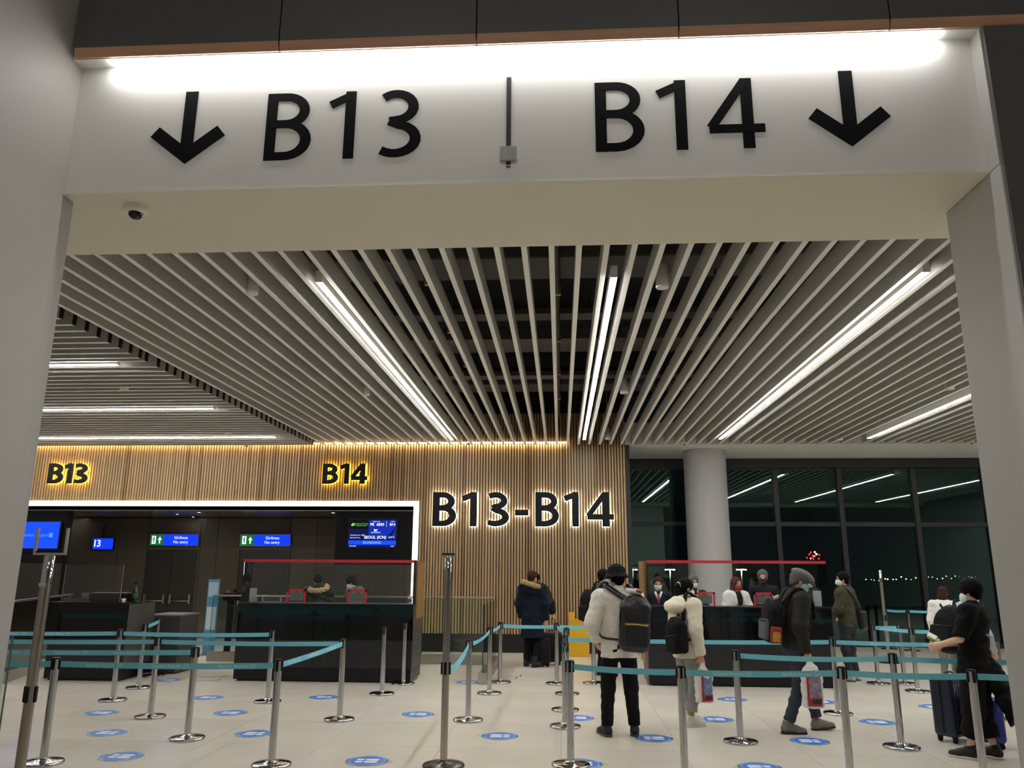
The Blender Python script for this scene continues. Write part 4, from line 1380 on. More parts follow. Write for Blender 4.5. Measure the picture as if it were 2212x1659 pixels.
def person(label, loc, heading, height=1.72, lean=0., head_yaw=0., head_pitch=0., arms=None, legs=None,
           top=None, top_m=None, hem=.86, puff=.0, sleeve=1., bottom_m=None, leg_r=1., ankle_z=.09, shoe_m=None, sole_m=None,
           hair=None, hair_m=None, mask=None, skin=None, vox=.012, amp=.006, hand_n=None, curl=.6, lower=True, collar=.07, boot=False, sh_w=1., tilt=0., ankles_bare=False, twist=0.):
    s = height/1.75
    t = thing('person', label, 'person', (loc[0], loc[1], 0), math.radians(heading))
    skin = skin or M_SKIN
    RU = rotz(math.radians(twist)) @ roty(math.radians(tilt)) @ rotx(-math.radians(lean))
    piv = np.array([0, 0, .95])
    def U(p):
        return (piv+RU @ (np.array(p, float)-piv))*s
    def Lw(p):
        return np.array(p, float)*s
    A = {'sr': (.185*sh_w, 0, 1.42), 'sl': (-.185*sh_w, 0, 1.42), 'er': (.235*sh_w, -.03, 1.13), 'el': (-.235*sh_w, -.03, 1.13), 'wr': (.235*sh_w, .04, .88), 'wl': (-.235*sh_w, .04, .88)}
    A.update(arms or {})
    J = {k_: U(v) for k_, v in A.items()}
    G = {'hr': (.09, 0, .91), 'hl': (-.09, 0, .91), 'kr': (.10, .025, .49), 'kl': (-.10, .025, .49), 'ar': (.105, -.02, .08), 'al': (-.105, -.02, .08), 'fr': (.12, .15, 0), 'fl': (-.12, .15, 0)}
    G.update(legs or {})
    G = {k_: Lw(v) for k_, v in G.items()}
    nb = U((0, -.01, 1.46)); nt_ = U((0, .012, 1.535))
    RH = RU @ rotz(math.radians(head_yaw)) @ rotx(-math.radians(head_pitch))
    hp = U((0, .0, 1.545))
    def Hd(p):
        return hp+RH @ (np.array(p, float)*s)
    hc_ = np.array([0, .012, .088])
    # ---- body: one continuous mesh (head, neck, arms, hands, trunk, legs)
    body = [seg(nb, nt_, .058*s, .054*s),
            ell(Hd(hc_+(0, -.010, .032)), np.array([.077, .096, .086])*s, RH), ell(Hd(hc_+(0, .020, -.028)), np.array([.063, .074, .083])*s, RH),
            ell(Hd(hc_+(0, .046, -.074)), np.array([.042, .040, .036])*s, RH),
            seg(Hd(hc_+(0, .088, .012)), Hd(hc_+(0, .105, -.022)), .008*s, .013*s),
            seg(Hd(hc_+(-.018, .086, -.056)), Hd(hc_+(.018, .086, -.056)), .009*s, .009*s),
            ell(Hd(hc_+(.075, -.005, -.004)), np.array([.011, .022, .034])*s, RH), ell(Hd(hc_+(-.075, -.005, -.004)), np.array([.011, .022, .034])*s, RH)]
    for sd in (1, -1):
        body.append(ell(Hd(hc_+(sd*.031, .098, .014)), np.array([.018, .014, .011])*s, RH, op='sub'))
    body += [seg(U((0, 0, 1.05)), U((0, -.005, 1.34)), .11*s, .125*s, (1, .65, 1)), seg(U((-.14*sh_w, 0, 1.41)), U((.14*sh_w, 0, 1.41)), .05*s, .05*s), seg(U((0, -.005, 1.38)), nb, .08*s, .056*s)]
    for a in 'rl':
        body += [seg(J['s'+a], J['e'+a], .045*s, .037*s), seg(J['e'+a], J['w'+a], .037*s, .027*s)]
        fd = J['w'+a]-J['e'+a]
        hn = (hand_n or {}).get(a)
        if hn is None:
            hn = RU @ np.array([-1. if a == 'r' else 1., .25, 0])
        dd = (hand_n or {}).get(a+'d')
        body += hand_prims(J['w'+a]+nrm(fd)*.012*s, nrm(fd) if dd is None else np.array(dd, float), np.array(hn, float), curl, s, thumb=1 if a == 'l' else -1)
    if lower:
        body.append(seg(Lw((-.07, 0, .95)), Lw((.07, 0, .95)), .09*s, .09*s, (1, .85, 1)))
        body.append(seg(Lw((0, 0, .95)), U((0, 0, 1.08)), .10*s, .10*s, (1, .8, 1)))
        for a in 'rl':
            body += [seg(G['h'+a], G['k'+a], .068*s, .045*s), seg(G['k'+a], G['a'+a], .043*s, .033*s), seg(G['a'+a], G['f'+a]*.7+G['a'+a]*.3+np.array([0, 0, .0]), .03*s, .022*s)]
    sdf('body', body, skin, t, vox=min(vox, .010), k=.016*s)
    for sd in (1, -1):
        e = MB().lathe([(.001, -.011*s), (.008*s, -.008*s), (.0112*s, 0), (.008*s, .008*s), (.001, .011*s)], 10).build('eye', M_EYE, t)
        e.location = tuple(Hd(hc_+(sd*.031, .081, .014)))
    # ---- top garment
    pf = puff*s
    if top_m:
        g = [seg(U((0, 0, 1.36)), U((0, 0, 1.10)), .162*s*sh_w**.5+pf, .150*s+pf, (1, .70, 1)),
             seg(J['sl'], J['sr'], .068*s+pf*.8, .068*s+pf*.8), seg(U((0, -.01, 1.38)), U((0, 0, 1.47)), .10*s+pf*.5, collar*s, (1, .85, 1))]
        hz = U((0, 0, hem)) if abs(lean) > 12 else np.array([U((0, 0, hem))[0], U((0, 0, hem))[1], hem*s])
        g.append(seg(U((0, 0, 1.12)), hz, .150*s+pf, (.168*s+pf)*(1.0 if hem > .7 else 1.08), (1, .74, 1), fb=True))
        for a in 'rl':
            g.append(seg(J['s'+a], J['e'+a]*min(1, sleeve*2)+J['s'+a]*(1-min(1, sleeve*2)), .066*s+pf*.8, .056*s+pf*.8, fb=(sleeve <= .5)))
            if sleeve > .5:
                g.append(seg(J['e'+a], J['w'+a], .056*s+pf*.8, .042*s+pf*.6, fb=True))
        sdf(top or 'jacket', g, top_m, t, vox=vox, k=.03*s, amp=amp, seed=len(label))
    # ---- trousers
    if lower and bottom_m:
        g = [seg(Lw((-.06, -.0, .96)), Lw((.06, -.0, .96)), .105*s, .105*s, (1, .9, 1)), ell(Lw((0, -.04, .90)), np.array([.15, .11, .12])*s)]
        for a in 'rl':
            g += [seg(G['h'+a], G['k'+a], .095*s*leg_r**.5, .068*s*leg_r), ]
            dn = nrm(G['a'+a]-G['k'+a])
            e = G['k'+a]+(G['a'+a]-G['k'+a])*((.49-ankle_z)/(.49-.08))
            g.append(seg(G['k'+a], e, .066*s*leg_r, .054*s*leg_r, fb=True))
        sdf('trousers', g, bottom_m, t, vox=vox, k=.03*s, amp=amp*1.1, seed=len(label)+3, freq=34)
    # ---- shoes
    if lower and shoe_m:
        for a in 'rl':
            an = G['a'+a]; ft = G['f'+a]-an; ft = np.array([ft[0], ft[1], 0]); fd = nrm(ft); z0 = an[2]-.08*s
            sd_ = np.array([-fd[1], fd[0], 0])
            pit = (G['f'+a][2])/(.2*s) if abs(G['f'+a][2]) > .001 else 0
            F3 = nrm(fd+np.array([0, 0, pit])); U3 = np.cross(np.cross(F3, [0, 0, 1.]), F3); U3 = nrm(U3)
            R = np.stack([np.cross(F3, U3), F3, U3], 1)
            o = np.array([an[0], an[1], z0])
            P = lambda f_, u_, l_=0: o+F3*f_*s+U3*u_*s+np.cross(F3, U3)*l_*s
            pr = [seg(P(-.03, .055), P(.11, .042), .042*s, .036*s), seg(P(.10, .04), P(.175, .034), .043*s, .032*s), seg(P(-.02, .05), P(.0, .13 if not boot else .20), .044*s, (.045 if not boot else .056)*s, fb=True), seg(P(.04, .075), P(.09, .055), .038*s, .036*s)]
            sh = sdf('shoe', pr, shoe_m, t, vox=.009, k=.02*s, cuts=[(P(0, .014), -U3)])
            sl = [seg(P(-.03, .014), P(.06, .014), .047*s, .042*s, ), seg(P(.06, .014), P(.175, .014), .046*s, .036*s)]
            sdf('sole', sl, sole_m or shoe_m, sh, vox=.008, k=.012*s, cuts=[(P(0, .024), U3), (P(0, .0), -U3)])
    # ---- hair
    if hair:
        th = .013
        hb = [ell(Hd(hc_+(0, -.014, .037)), np.array([.077+th, .094+th, .086+th])*s, RH)]
        if hair in ('short', 'mop'):
            ex = .010 if hair == 'mop' else 0
            hb = [ell(Hd(hc_+(0, -.014, .037+ex)), np.array([.079+th+ex, .097+th+ex, .086+th+ex])*s, RH)]
            hb.append(ell(Hd(hc_+(0, -.06, -.02)), np.array([.07, .045, .065])*s, RH))
            for sd in (1, -1):
                hb.append(seg(Hd(hc_+(sd*.076, .01, .04)), Hd(hc_+(sd*.076, .012, .0)), .014*s, .009*s))
        if hair == 'bob':
            hb.append(ell(Hd(hc_+(0, -.035, -.055)), np.array([.092, .085, .10])*s, RH))
            hb.append(ell(Hd(hc_+(0, -.02, -.10)), np.array([.085, .08, .06])*s, RH))
        if hair in ('bun', 'pony'):
            hb.append(ell(Hd(hc_+(0, -.05, -.01)), np.array([.08, .06, .075])*s, RH))
            hb.append(ell(Hd(hc_+((0, -.115, .05) if hair == 'bun' else (0, -.118, .005))), np.array([.042, .042, .045])*s, RH))
        if hair == 'long':
            for sd in (1, -1):
                hb.append(seg(Hd(hc_+(sd*.072, .005, .03)), Hd(hc_+(sd*.085, .02, -.14)), .028*s, .022*s))
            hb.append(ell(Hd(hc_+(0, -.06, -.06)), np.array([.088, .055, .12])*s, RH))
        hb.append(ell(Hd(hc_+(0, .112, -.018)), np.array([.077 if hair != 'long' else .062, .088, .100])*s, RH, op='sub'))
        sdf('hair', hb, hair_m, t, vox=.009, k=.018*s, amp=.0035, freq=110, seed=4)
    if mask:
        mp = [ell(Hd(hc_+(0, .030, -.040)), np.array([.068, .082, .080])*s, RH), seg(Hd(hc_+(0, .10, -.012)), Hd(hc_+(0, .106, -.06)), .014*s, .02*s)]
        sdf('face_mask', mp, mask, t, vox=.007, k=.02*s, cuts=[(Hd(hc_+(0, 0, -.004)), RH @ np.array([0, 0, 1.])), (Hd(hc_+(0, .022, 0)), RH @ np.array([0, -1., 0]))])
        for sd in (1, -1):
            MB().tube([tuple(Hd(hc_+(sd*.066, .03, -.02))), tuple(Hd(hc_+(sd*.078, .0, .015))), tuple(Hd(hc_+(sd*.082, -.02, .0)))], .002*s, 5).build('ear_loop', mask, t)
    return t, dict(U=U, Hd=Hd, J=J, G=G, s=s, RH=RH, RU=RU, hc=hc_)

def backpack(label, loc, heading, c, size, m, K, pocket_m=None, straps=True, lean=0., extra=None, shoulder=(-1, 1), tilt=0., pf=.02):
    """c, size in the wearer's frame (before the lean), metres at 1.75 m body height"""
    t = thing('backpack', label, 'backpack', (loc[0], loc[1], 0), math.radians(heading))
    U, s, RU = K['U'], K['s'], K['RU']
    R = RU @ roty(math.radians(tilt))
    cx, cy, cz = c; w, d, h = np.array(size)/2
    C = U(c)
    Q = lambda x, y, z: C+R @ (np.array([x, y, z])*s)
    body = [rbox(Q(0, 0, -h*.12), np.array([w, d, h*.86])*s, min(w, d)*.8*s, R), ell(Q(0, .0, h*.55), np.array([w*.93, d*.95, h*.46])*s, R)]
    sdf('bag_body', body, m, t, vox=.010, k=.04, amp=.004, freq=40)
    pk = [rbox(Q(0, -d*.92, -h*.40), np.array([w*.80, d*.38, h*.45])*s, d*.3*s, R)]
    p = sdf('front_pocket', pk, pocket_m or m, t, vox=.010, k=.02, amp=.002)
    zp = MB()
    ribbon(zp, [tuple(Q(-w*.7, -d*1.27, -h*.04)), tuple(Q(0, -d*1.33, -h*.02)), tuple(Q(w*.7, -d*1.27, -h*.04))], tuple(R @ np.array([0, 0, 1.])), .014*s, .006*s)
    zp.build('zipper', (extra or {}).get('zip', M_BLKPL), p)
    zp = MB()
    ribbon(zp, smooth_path([tuple(Q(-w*.97, -d*.35, -h*.3)), tuple(Q(-w*.95, -d*.4, h*.55)), tuple(Q(0, -d*.45, h*1.0)), tuple(Q(w*.95, -d*.4, h*.55)), tuple(Q(w*.97, -d*.35, -h*.3))], 5), tuple(R @ np.array([0, 1., 0])), .014*s, .008*s)
    zp.build('main_zipper', M_BLKPL, t)
    hd = MB().tube(smooth_path([tuple(Q(-.035, d*.6, h*.95)), tuple(Q(0, d*.6, h*1.16)), tuple(Q(.035, d*.6, h*.95))], 4), .009*s, 6)
    hd.build('grab_handle', m, t)
    if straps:
        for sd in shoulder:
            sx = sd*.115
            pts = [tuple(Q(sd*w*.4, d*.8, h*.75)), tuple(U((sx*1.05, -.075, 1.50+pf))), tuple(U((sx*1.1, .02, 1.51+pf))), tuple(U((sx*1.15, .115+pf, 1.40))), tuple(U((sx*1.3, .13+pf, 1.22)))]
            mb = MB()
            ribbon(mb, smooth_path(pts, 5), tuple(RU @ np.array([1., 0, 0])), .062*s, .016*s)
            so = mb.build('shoulder_strap', m, t)
            pts = [tuple(U((sx*1.3, .13+pf, 1.23))), tuple(U((sd*(.165+pf), .075, 1.10))), tuple(U((sd*(.178+pf), -.02, 1.05))), tuple(U((sd*(.145+pf), -.10-pf*.5, 1.01))), tuple(Q(sd*w*.8, d*.55, -h*.62))]
            mb = MB()
            ribbon(mb, smooth_path(pts, 5), tuple(RU @ np.array([0, 0, 1.])), .026*s, .006*s)
            mb.build('webbing', m, so)
    return t, Q, R

def suitcase(label, loc, rz, w, d, h, m, handle=True):
    t = thing('suitcase', label, 'suitcase', (loc[0], loc[1], 0), math.radians(rz))
    z0 = .055
    b = sdf('shell', [rbox((0, 0, z0+h/2), (w/2, d/2, h/2), .045)], m, t, vox=.012, k=.01)
    n = int(w/.045)
    for i in range(n):
        x = -w/2+.05+(w-.10)*i/(n-1)
        for sd in (-1, 1):
            MB().tube([(x, sd*d/2, z0+.07), (x, sd*d/2, z0+h-.07)], .008, 6).build('rib', m, t)
    B('zip_band', M_BLKPL, t, -w/2-.003, w/2+.003, -.012, .012, z0+.04, z0+h-.04)
    for sx in (-1, 1):
        for sy in (-1, 1):
            wh = MB().lathe([(.001, -.016), (.027, -.014), (.027, .014), (.001, .016)], 14, xf=Matrix.Translation((sx*(w/2-.05), sy*(d/2-.045), .027)) @ Matrix.Rotation(math.pi/2, 4, 'X'))
            wo = wh.build('wheel', M_BLKPL, t)
            B('fork', M_BLKPL, wo, sx*(w/2-.05)-.02, sx*(w/2-.05)+.02, sy*(d/2-.045)-.02, sy*(d/2-.045)+.02, .04, z0+.012)
    if handle:
        MB().tube(smooth_path([(-.07, 0, z0+h-.01), (-.06, 0, z0+h+.03), (.06, 0, z0+h+.03), (.07, 0, z0+h-.01)], 4), .010, 6).build('carry_handle', M_BLKPL, t)
    return t

def carrier_bag(label, loc, heading, c, w, h, d, print_m):
    """white plastic bag hanging from a hand at c (wearer frame, metres)"""
    t = thing('plastic_bag', label, 'bag', (loc[0], loc[1], 0), math.radians(heading))
    c = np.array(c, float)
    M_BAG = mat('plastic_bag', '#dcdad6', .35, bump=.5, bscale=25)
    pr = [rbox(c+(0, 0, -.12-h/2), (d/2, w/2, h/2), .02), ell(c+(0, 0, -.12), (d*.35, w*.42, .09)), seg(c+(0, 0, .0), c+(0, 0, -.12), .014, .05, (.8, 1, 1))]
    sdf('bag_body', pr, M_BAG, t, vox=.010, k=.05, amp=.008, freq=45)
    for sd in (-1, 1):
        x = sd*(d/2+.009)
        pb = MB()
        pb.box(x-.002, x+.002, -w*.36, w*.36, -.12-h*.93, -.12-h*.70).box(x-.002, x+.002, -w*.36, -w*.24, -.12-h*.70, -.12-h*.02)
        o = pb.build('red_border_print', mat('print_red', '#a32630', .45), t, tuple(c))
        B('picture_print', print_m, o, x-.003, x+.003, -w*.20, w*.34, -.12-h*.66, -.12-h*.05)
        B('dark_print', mat('print_dark', '#2a2c38', .45), o, x-.0045, x+.0045, -w*.14, w*.30, -.12-h*.86, -.12-h*.74)
    return t

# ------------------------------------------------------------------ man in bucket hat and white fleece
BLK = cloth('black', '#131315'); NAVY = cloth('navy', '#141a28'); HAIRB = mat('hair_black', '#0a0809', .75, bump=.5, bscale=120, spec=.12); HAIRBR = mat('hair_brown', '#3a2417', .75, bump=.5, bscale=120, spec=.12)
HAIRG = mat('hair_grey', '#5d5b59', .8, noise=.25, nscale=70, bump=.5, bscale=120, spec=.12); HAIRR = mat('hair_red', '#4a121a', .7, bump=.5, bscale=120, spec=.15)
SOLEK = mat('sole_black', '#1a1a1a', .7); SOLEW = mat('sole_white', '#d9d7d0', .6); SHOEK = mat('shoe_black', '#141414', .6, bump=.3, bscale=80)
FLEECE = mat('fleece_white', '#e6ded2', .95, noise=.10, nscale=26, bump=.9, bscale=75)
a = FL(1308, 1592); b = FL(1367, 1588)
L = ((a[0]+b[0])/2+.02, (a[1]+b[1])/2)
p, K = person('man in black bucket hat and fluffy white fleece with black trousers', L, 6, 1.77, head_yaw=18, head_pitch=8,
    arms={'el': (-.30, -.06, 1.16), 'wl': (-.235, .10, .97), 'er': (.27, .06, 1.16), 'wr': (.16, .22, 1.05)},
    legs={'al': (-.15, .0, .08), 'fl': (-.20, .15, 0), 'kl': (-.125, .02, .49), 'ar': (.15, .02, .08), 'fr': (.19, .17, 0), 'kr': (.125, .03, .49)},
    top='fleece_jacket', top_m=FLEECE, hem=.80, puff=.035, bottom_m=BLK, leg_r=1.16, ankle_z=.10, shoe_m=SHOEK, sole_m=mat('sole_grey', '#4a4842', .7),
    hair='short', hair_m=HAIRB, mask=M_MASK, collar=.095, sh_w=1.05, amp=.005)
Hd, hc_, s, RH = K['Hd'], K['hc'], K['s'], K['RH']
sdf('bucket_hat', [seg(Hd(hc_+(0, -.012, .05)), Hd(hc_+(0, -.012, .112)), .104*s, .090*s, (1, 1.08, 1), fb=True), ell(Hd(hc_+(0, -.012, .108)), np.array([.088, .096, .024])*s, RH),
    seg(Hd(hc_+(0, -.012, .055)), Hd(hc_+(0, -.01, .002)), .106*s, .155*s, (1, 1.04, 1), fb=True), seg(Hd(hc_+(0, -.012, .03)), Hd(hc_+(0, -.01, -.03)), .100*s, .147*s, (1, 1.04, 1), op='sub')], BLK, p, vox=.009, k=.012, amp=.003)
sdf('collar', [ell(K['U']((0, .0, 1.50)), (.115, .105, .065)), ell(K['U']((0, .03, 1.57)), (.075, .075, .06), op='sub')], FLEECE, p, vox=.01, k=.02, amp=.006)
LEATH = mat('bag_leather', '#161617', .42, bump=.3, bscale=30)
bp, Q, R = backpack('glossy black backpack with yellow zipper on the white fleece', L, 6, (.13, -.27, 1.17), (.33, .20, .60), LEATH, K, extra={'zip': mat('zip_yellow', '#c79a2c', .5)}, tilt=4, pf=.04)
tg = MB(); ribbon(tg, [tuple(Q(-.10, .06, .34)), tuple(Q(-.03, .0, .33)), tuple(Q(.06, -.02, .30))], (0, .3, 1), .045, .006); tg.build('luggage_tag', mat('tag_white', '#cfcac6', .5), bp)
tg = MB(); ribbon(tg, [tuple(Q(-.0, -.01, .345)), tuple(Q(.06, -.03, .325))], (0, .3, 1), .03, .008); tg.build('luggage_tag', mat('tag_red', '#a33a33', .5), bp)

# ------------------------------------------------------------------ woman in cream hoodie
CREAM = mat('cream_fleece', '#e3dac2', .95, noise=.05, nscale=30, bump=.6, bscale=110)
L2 = FL(1500, 1566)
L2 = (L2[0]-.05, L2[1])
p, K = person('woman in cream hooded fleece and grey trousers carrying a plastic bag', L2, -62, 1.64, head_yaw=-10, head_pitch=10,
    arms={'er': (.26, -.05, 1.14), 'wr': (.27, .0, .84), 'el': (-.24, .0, 1.13), 'wl': (-.22, .12, .92)},
    legs={'al': (-.10, .10, .08), 'fl': (-.12, .28, 0), 'ar': (.10, -.06, .08), 'fr': (.12, .12, 0)},
    top='hooded_jacket', top_m=CREAM, hem=.79, puff=.042, bottom_m=cloth('grey_marl', '#8f8f8d'), leg_r=1.22, ankle_z=.17, shoe_m=mat('shoe_white', '#d6d2c8', .6, bump=.2, bscale=60), sole_m=SOLEW,
    hair='pony', hair_m=HAIRB, mask=M_MASK, amp=.005, curl=.9)
U = K['U']
sdf('hood', [ell(U((0, -.12, 1.41)), (.17, .15, .092)), ell(U((0, -.04, 1.46)), (.15, .13, .075)), seg(U((-.15, -.02, 1.41)), U((.15, -.02, 1.41)), .075, .075), ell(U((0, .0, 1.56)), (.085, .10, .085), op='sub')], CREAM, p, vox=.011, k=.05, amp=.005)
for sd in 'rl':
    g = K['G']['a'+sd]
    MB().lathe([(.040, .05), (.038, .19)], 16, c=(g[0], g[1], .02)).build('sock', mat('mustard_sock', '#a8882b', .8), p)
c = K['Hd'](K['hc']+np.array((0, -.105, .01)))
MB().tube([(c[0]+.04*math.cos(q), c[1]+.0, c[2]+.045*math.sin(q)) for q in np.linspace(0, 6.28, 12)], .012, 8).build('scrunchie', mat('scrunchie', '#cfc4b4', .8), p)
backpack('matt black backpack slung on the cream hooded jacket', L2, -62, (.13, -.235, 1.07), (.30, .17, .44), BLK, K, shoulder=(1,), tilt=-6, pf=.05)
wq = K['J']['wr']
carrier_bag('white printed plastic bag held by the woman in cream', L2, -62, (wq[0]+.01, wq[1]+.02, wq[2]-.09), .20, .30, .10, mat('print_blue', '#6f86b5', .45, noise=.5, nscale=25))

# ------------------------------------------------------------------ man in flat cap
DKJ = cloth('dark_brown_wool', '#2b2926'); JEAN = cloth('dark_denim', '#363d46', noise=.18, ns=9)
fa, fb = FL(1688, 1580), FL(1766, 1582)
L3 = ((fa[0]+fb[0])/2+.03, (fa[1]+fb[1])/2)
hd3 = -84
p, K = person('man in grey flat cap and dark jacket walking with a grey backpack', L3, hd3, 1.76, lean=5, head_yaw=-6, head_pitch=20,
    arms={'er': (.25, -.06, 1.14), 'wr': (.24, .03, .86), 'el': (-.24, .0, 1.13), 'wl': (-.22, .12, .92)},
    legs={'kr': (.10, -.03, .49), 'ar': (.10, -.20, .08), 'fr': (.12, .0, 0), 'kl': (-.10, .16, .50), 'al': (-.10, .22, .08), 'fl': (-.11, .42, .02)},
    top='jacket', top_m=DKJ, hem=.87, puff=.03, bottom_m=JEAN, leg_r=1.08, ankle_z=.13, shoe_m=mat('boot_grey', '#77706a', .8, noise=.15, nscale=30), sole_m=SOLEK,
    hair='short', hair_m=HAIRG, mask=M_MASKB, curl=.95, collar=.085)
Hd, hc_, s, RH, U = K['Hd'], K['hc'], K['s'], K['RH'], K['U']
sdf('flat_cap', [ell(Hd(hc_+(0, -.005, .085)), np.array([.100, .125, .055])*s, RH), ell(Hd(hc_+(0, .05, .065)), np.array([.095, .105, .045])*s, RH), ell(Hd(hc_+(0, .135, .035)), np.array([.075, .055, .012])*s, RH @ rotx(-.35)),
    ell(Hd(hc_+(0, -.01, .0)), np.array([.085, .10, .075])*s, RH, op='sub')], mat('cap_tweed', '#6a6a69', .95, noise=.25, nscale=60, bump=.4, bscale=120), p, vox=.009, k=.025)
sdf('scarf', [ell(U((0, .01, 1.505)), (.095, .09, .05))], mat('scarf_brown', '#3d2b20', .95, bump=.6, bscale=60), p, vox=.01, k=.02, amp=.005)
for sd in (1, -1):
    MB().tube([tuple(Hd(hc_+(sd*.075, .0, .02))), tuple(Hd(hc_+(sd*.06, .09, .018)))], .003, 5).build('spectacle_arm', M_BLKPL, p)
bp, Q, R = backpack('grey and black backpack with red side pocket on the man in flat cap', L3, hd3, (.0, -.27, 1.16), (.30, .19, .50), cloth('bag_charcoal', '#1b1b1d'), K, pocket_m=cloth('bag_grey', '#55575a'), tilt=0)
sdf('side_pocket', [rbox(Q(.155, -.01, -.15), (.022, .065, .09), .02, R)], mat('pocket_red', '#8f2c22', .7), bp, vox=.009, k=.01)
sdf('snack_packet', [rbox(Q(.172, -.01, -.17), (.014, .045, .055), .012, R)], mat('packet_gold', '#b98a2e', .35, noise=.3, nscale=40), bp, vox=.008, k=.01, amp=.004, freq=90)
tg = MB(); ribbon(tg, [tuple(Q(.05, .05, .27)), tuple(Q(.09, -.02, .24))], (0, .3, 1), .05, .006); tg.build('luggage_tag', mat('tag_white', '#cfcac6', .5), bp)
wq = K['J']['wr']
carrier_bag('white printed plastic bag held by the man in flat cap', L3, hd3, (wq[0]+.02, wq[1]+.02, wq[2]-.09), .22, .36, .10, mat('print_mix', '#8c7f90', .45, noise=.5, nscale=25))

# ------------------------------------------------------------------ man in olive jacket
OLV = cloth('olive', '#43402f')
L4 = FL(1842, 1471)
p, K = person('man in olive jacket and white mask beside the counter end', L4, 48, 1.72, head_yaw=28, head_pitch=4,
    arms={'er': (.29, -.05, 1.16), 'wr': (.20, .12, 1.02), 'el': (-.25, .02, 1.15), 'wl': (-.17, .22, 1.08)},
    top='jacket', top_m=OLV, hem=.86, puff=.025, bottom_m=cloth('grey_denim', '#35383d', noise=.15), leg_r=1.1, shoe_m=mat('shoe_offwhite', '#c9c2b4', .6), sole_m=mat('sole_blue', '#41517e', .6), hair='short', hair_m=HAIRB, mask=M_MASK, amp=.008)
U = K['U']
t = thing('shoulder_bag', 'black leather shoulder bag on the man in olive jacket', 'bag', (L4[0], L4[1], 0), math.radians(48))
sdf('bag_body', [rbox(U((.17, -.19, .97)), (.11, .05, .15), .035, K['RU'])], LEATH, t, vox=.01, k=.01, amp=.003)
mb = MB(); ribbon(mb, smooth_path([tuple(U((.20, -.19, 1.10))), tuple(U((.10, -.165, 1.22))), tuple(U((-.07, -.135, 1.42))), tuple(U((-.10, -.02, 1.52))), tuple(U((-.07, .12, 1.40)))], 6), (.6, 0, .6), .04, .01)
mb.build('strap', LEATH, t)
MB().tube([tuple(U((.20, -.16, 1.08))), tuple(U((.205, -.17, 1.05)))], .01, 6).build('buckle', M_STEEL, t)

# ------------------------------------------------------------------ man in black with documents
L5 = FL(2130, 1640)
p, K = person('man all in black holding documents beside a dark blue suitcase', L5, 46, 1.66, lean=-5, tilt=6, head_yaw=-4, head_pitch=14,
    arms={'el': (-.27, .04, 1.14), 'wl': (-.20, .26, 1.05), 'er': (.26, .06, 1.14), 'wr': (.02, .30, 1.06)},
    legs={'al': (-.11, .10, .08), 'fl': (-.13, .28, 0), 'ar': (.11, -.06, .08), 'fr': (.13, .10, 0)},
    top='t_shirt', top_m=cloth('black_tee', '#0e0e10'), hem=.78, puff=.03, sleeve=.48, bottom_m=cloth('black_wide', '#101012'), leg_r=1.65, ankle_z=.20, shoe_m=SHOEK, sole_m=SOLEW, hair='mop', hair_m=HAIRB, mask=M_MASK, skin=M_SKINL,
    amp=.008, curl=.8)
U = K['U']
sdf('long_coat_tail', [seg(U((.08, -.08, .95)), np.array([.17, -.27, .40]), .13, .17, (1, .45, 1), fb=True)], cloth('black_wide', '#101012'), p, vox=.013, k=.03, amp=.012)
mb = MB(); ribbon(mb, [tuple(U((-.12, -.155, 1.22))), tuple(U((.0, -.165, 1.20))), tuple(U((.10, -.155, 1.215)))], (0, 0, 1), .018, .004); mb.build('shirt_print', mat('print_grey', '#9a9a98', .6), p)
dc = K['J']['wl']*.45+K['J']['wr']*.55+np.array([0, .07, .05])
t = thing('travel_documents', 'green passport and boarding card in the hands of the man in black', 'documents', (L5[0], L5[1], 0), math.radians(46))
Rm = rotx(.5) @ rotz(.25)
def slab(nm, m, c_, h_, par, rr=Rm):
    return sdf(nm, [rbox(c_, h_, .003, rr)], m, par, vox=.005, k=.004)
slab('passport', mat('passport_green', '#7f9a24', .5), dc, (.075, .055, .010), t)
slab('boarding_card', mat('card_white', '#d8d2c8', .5), dc+np.array([.02, .02, .022]), (.085, .045, .008), t)
slab('card_stub', mat('card_red', '#a5403a', .5), dc+np.array([.09, .03, .022]), (.02, .04, .009), t)
L5s = FL(2066, 1600)
suitcase('dark blue ribbed hard-shell suitcase beside the man in black', L5s, 35, .40, .25, .60, mat('shell_navy', '#151d33', .3, noise=.1, nscale=10))
suitcase('bright blue suitcase behind the man in black', (L5[0]+.30, L5[1]+.55), -20, .34, .24, .42, mat('shell_blue', '#1e2a86', .35))

# ------------------------------------------------------------------ man in light blue shirt with big backpack
L6 = (4.68, 9.85)
p, K = person('man in pale blue shirt bending forward under a big black backpack', L6, -68, 1.62, lean=18, head_yaw=-10, head_pitch=18,
    arms={'er': (.25, .06, 1.15), 'wr': (.20, .26, 1.0), 'el': (-.24, .06, 1.14), 'wl': (-.20, .26, 1.0)},
    top='shirt', top_m=cloth('pale_blue', '#b3bac8'), hem=.86, puff=.02, bottom_m=cloth('grey_trouser', '#75746f'), leg_r=1.08, shoe_m=mat('shoe_tan', '#9a8f80', .6), sole_m=SOLEW, hair='short', hair_m=HAIRB, mask=M_MASK, amp=.009)
backpack('large black backpack with grey logo tab on the bending man in blue shirt', L6, -68, (.06, -.27, 1.10), (.42, .30, .58), BLK, K)
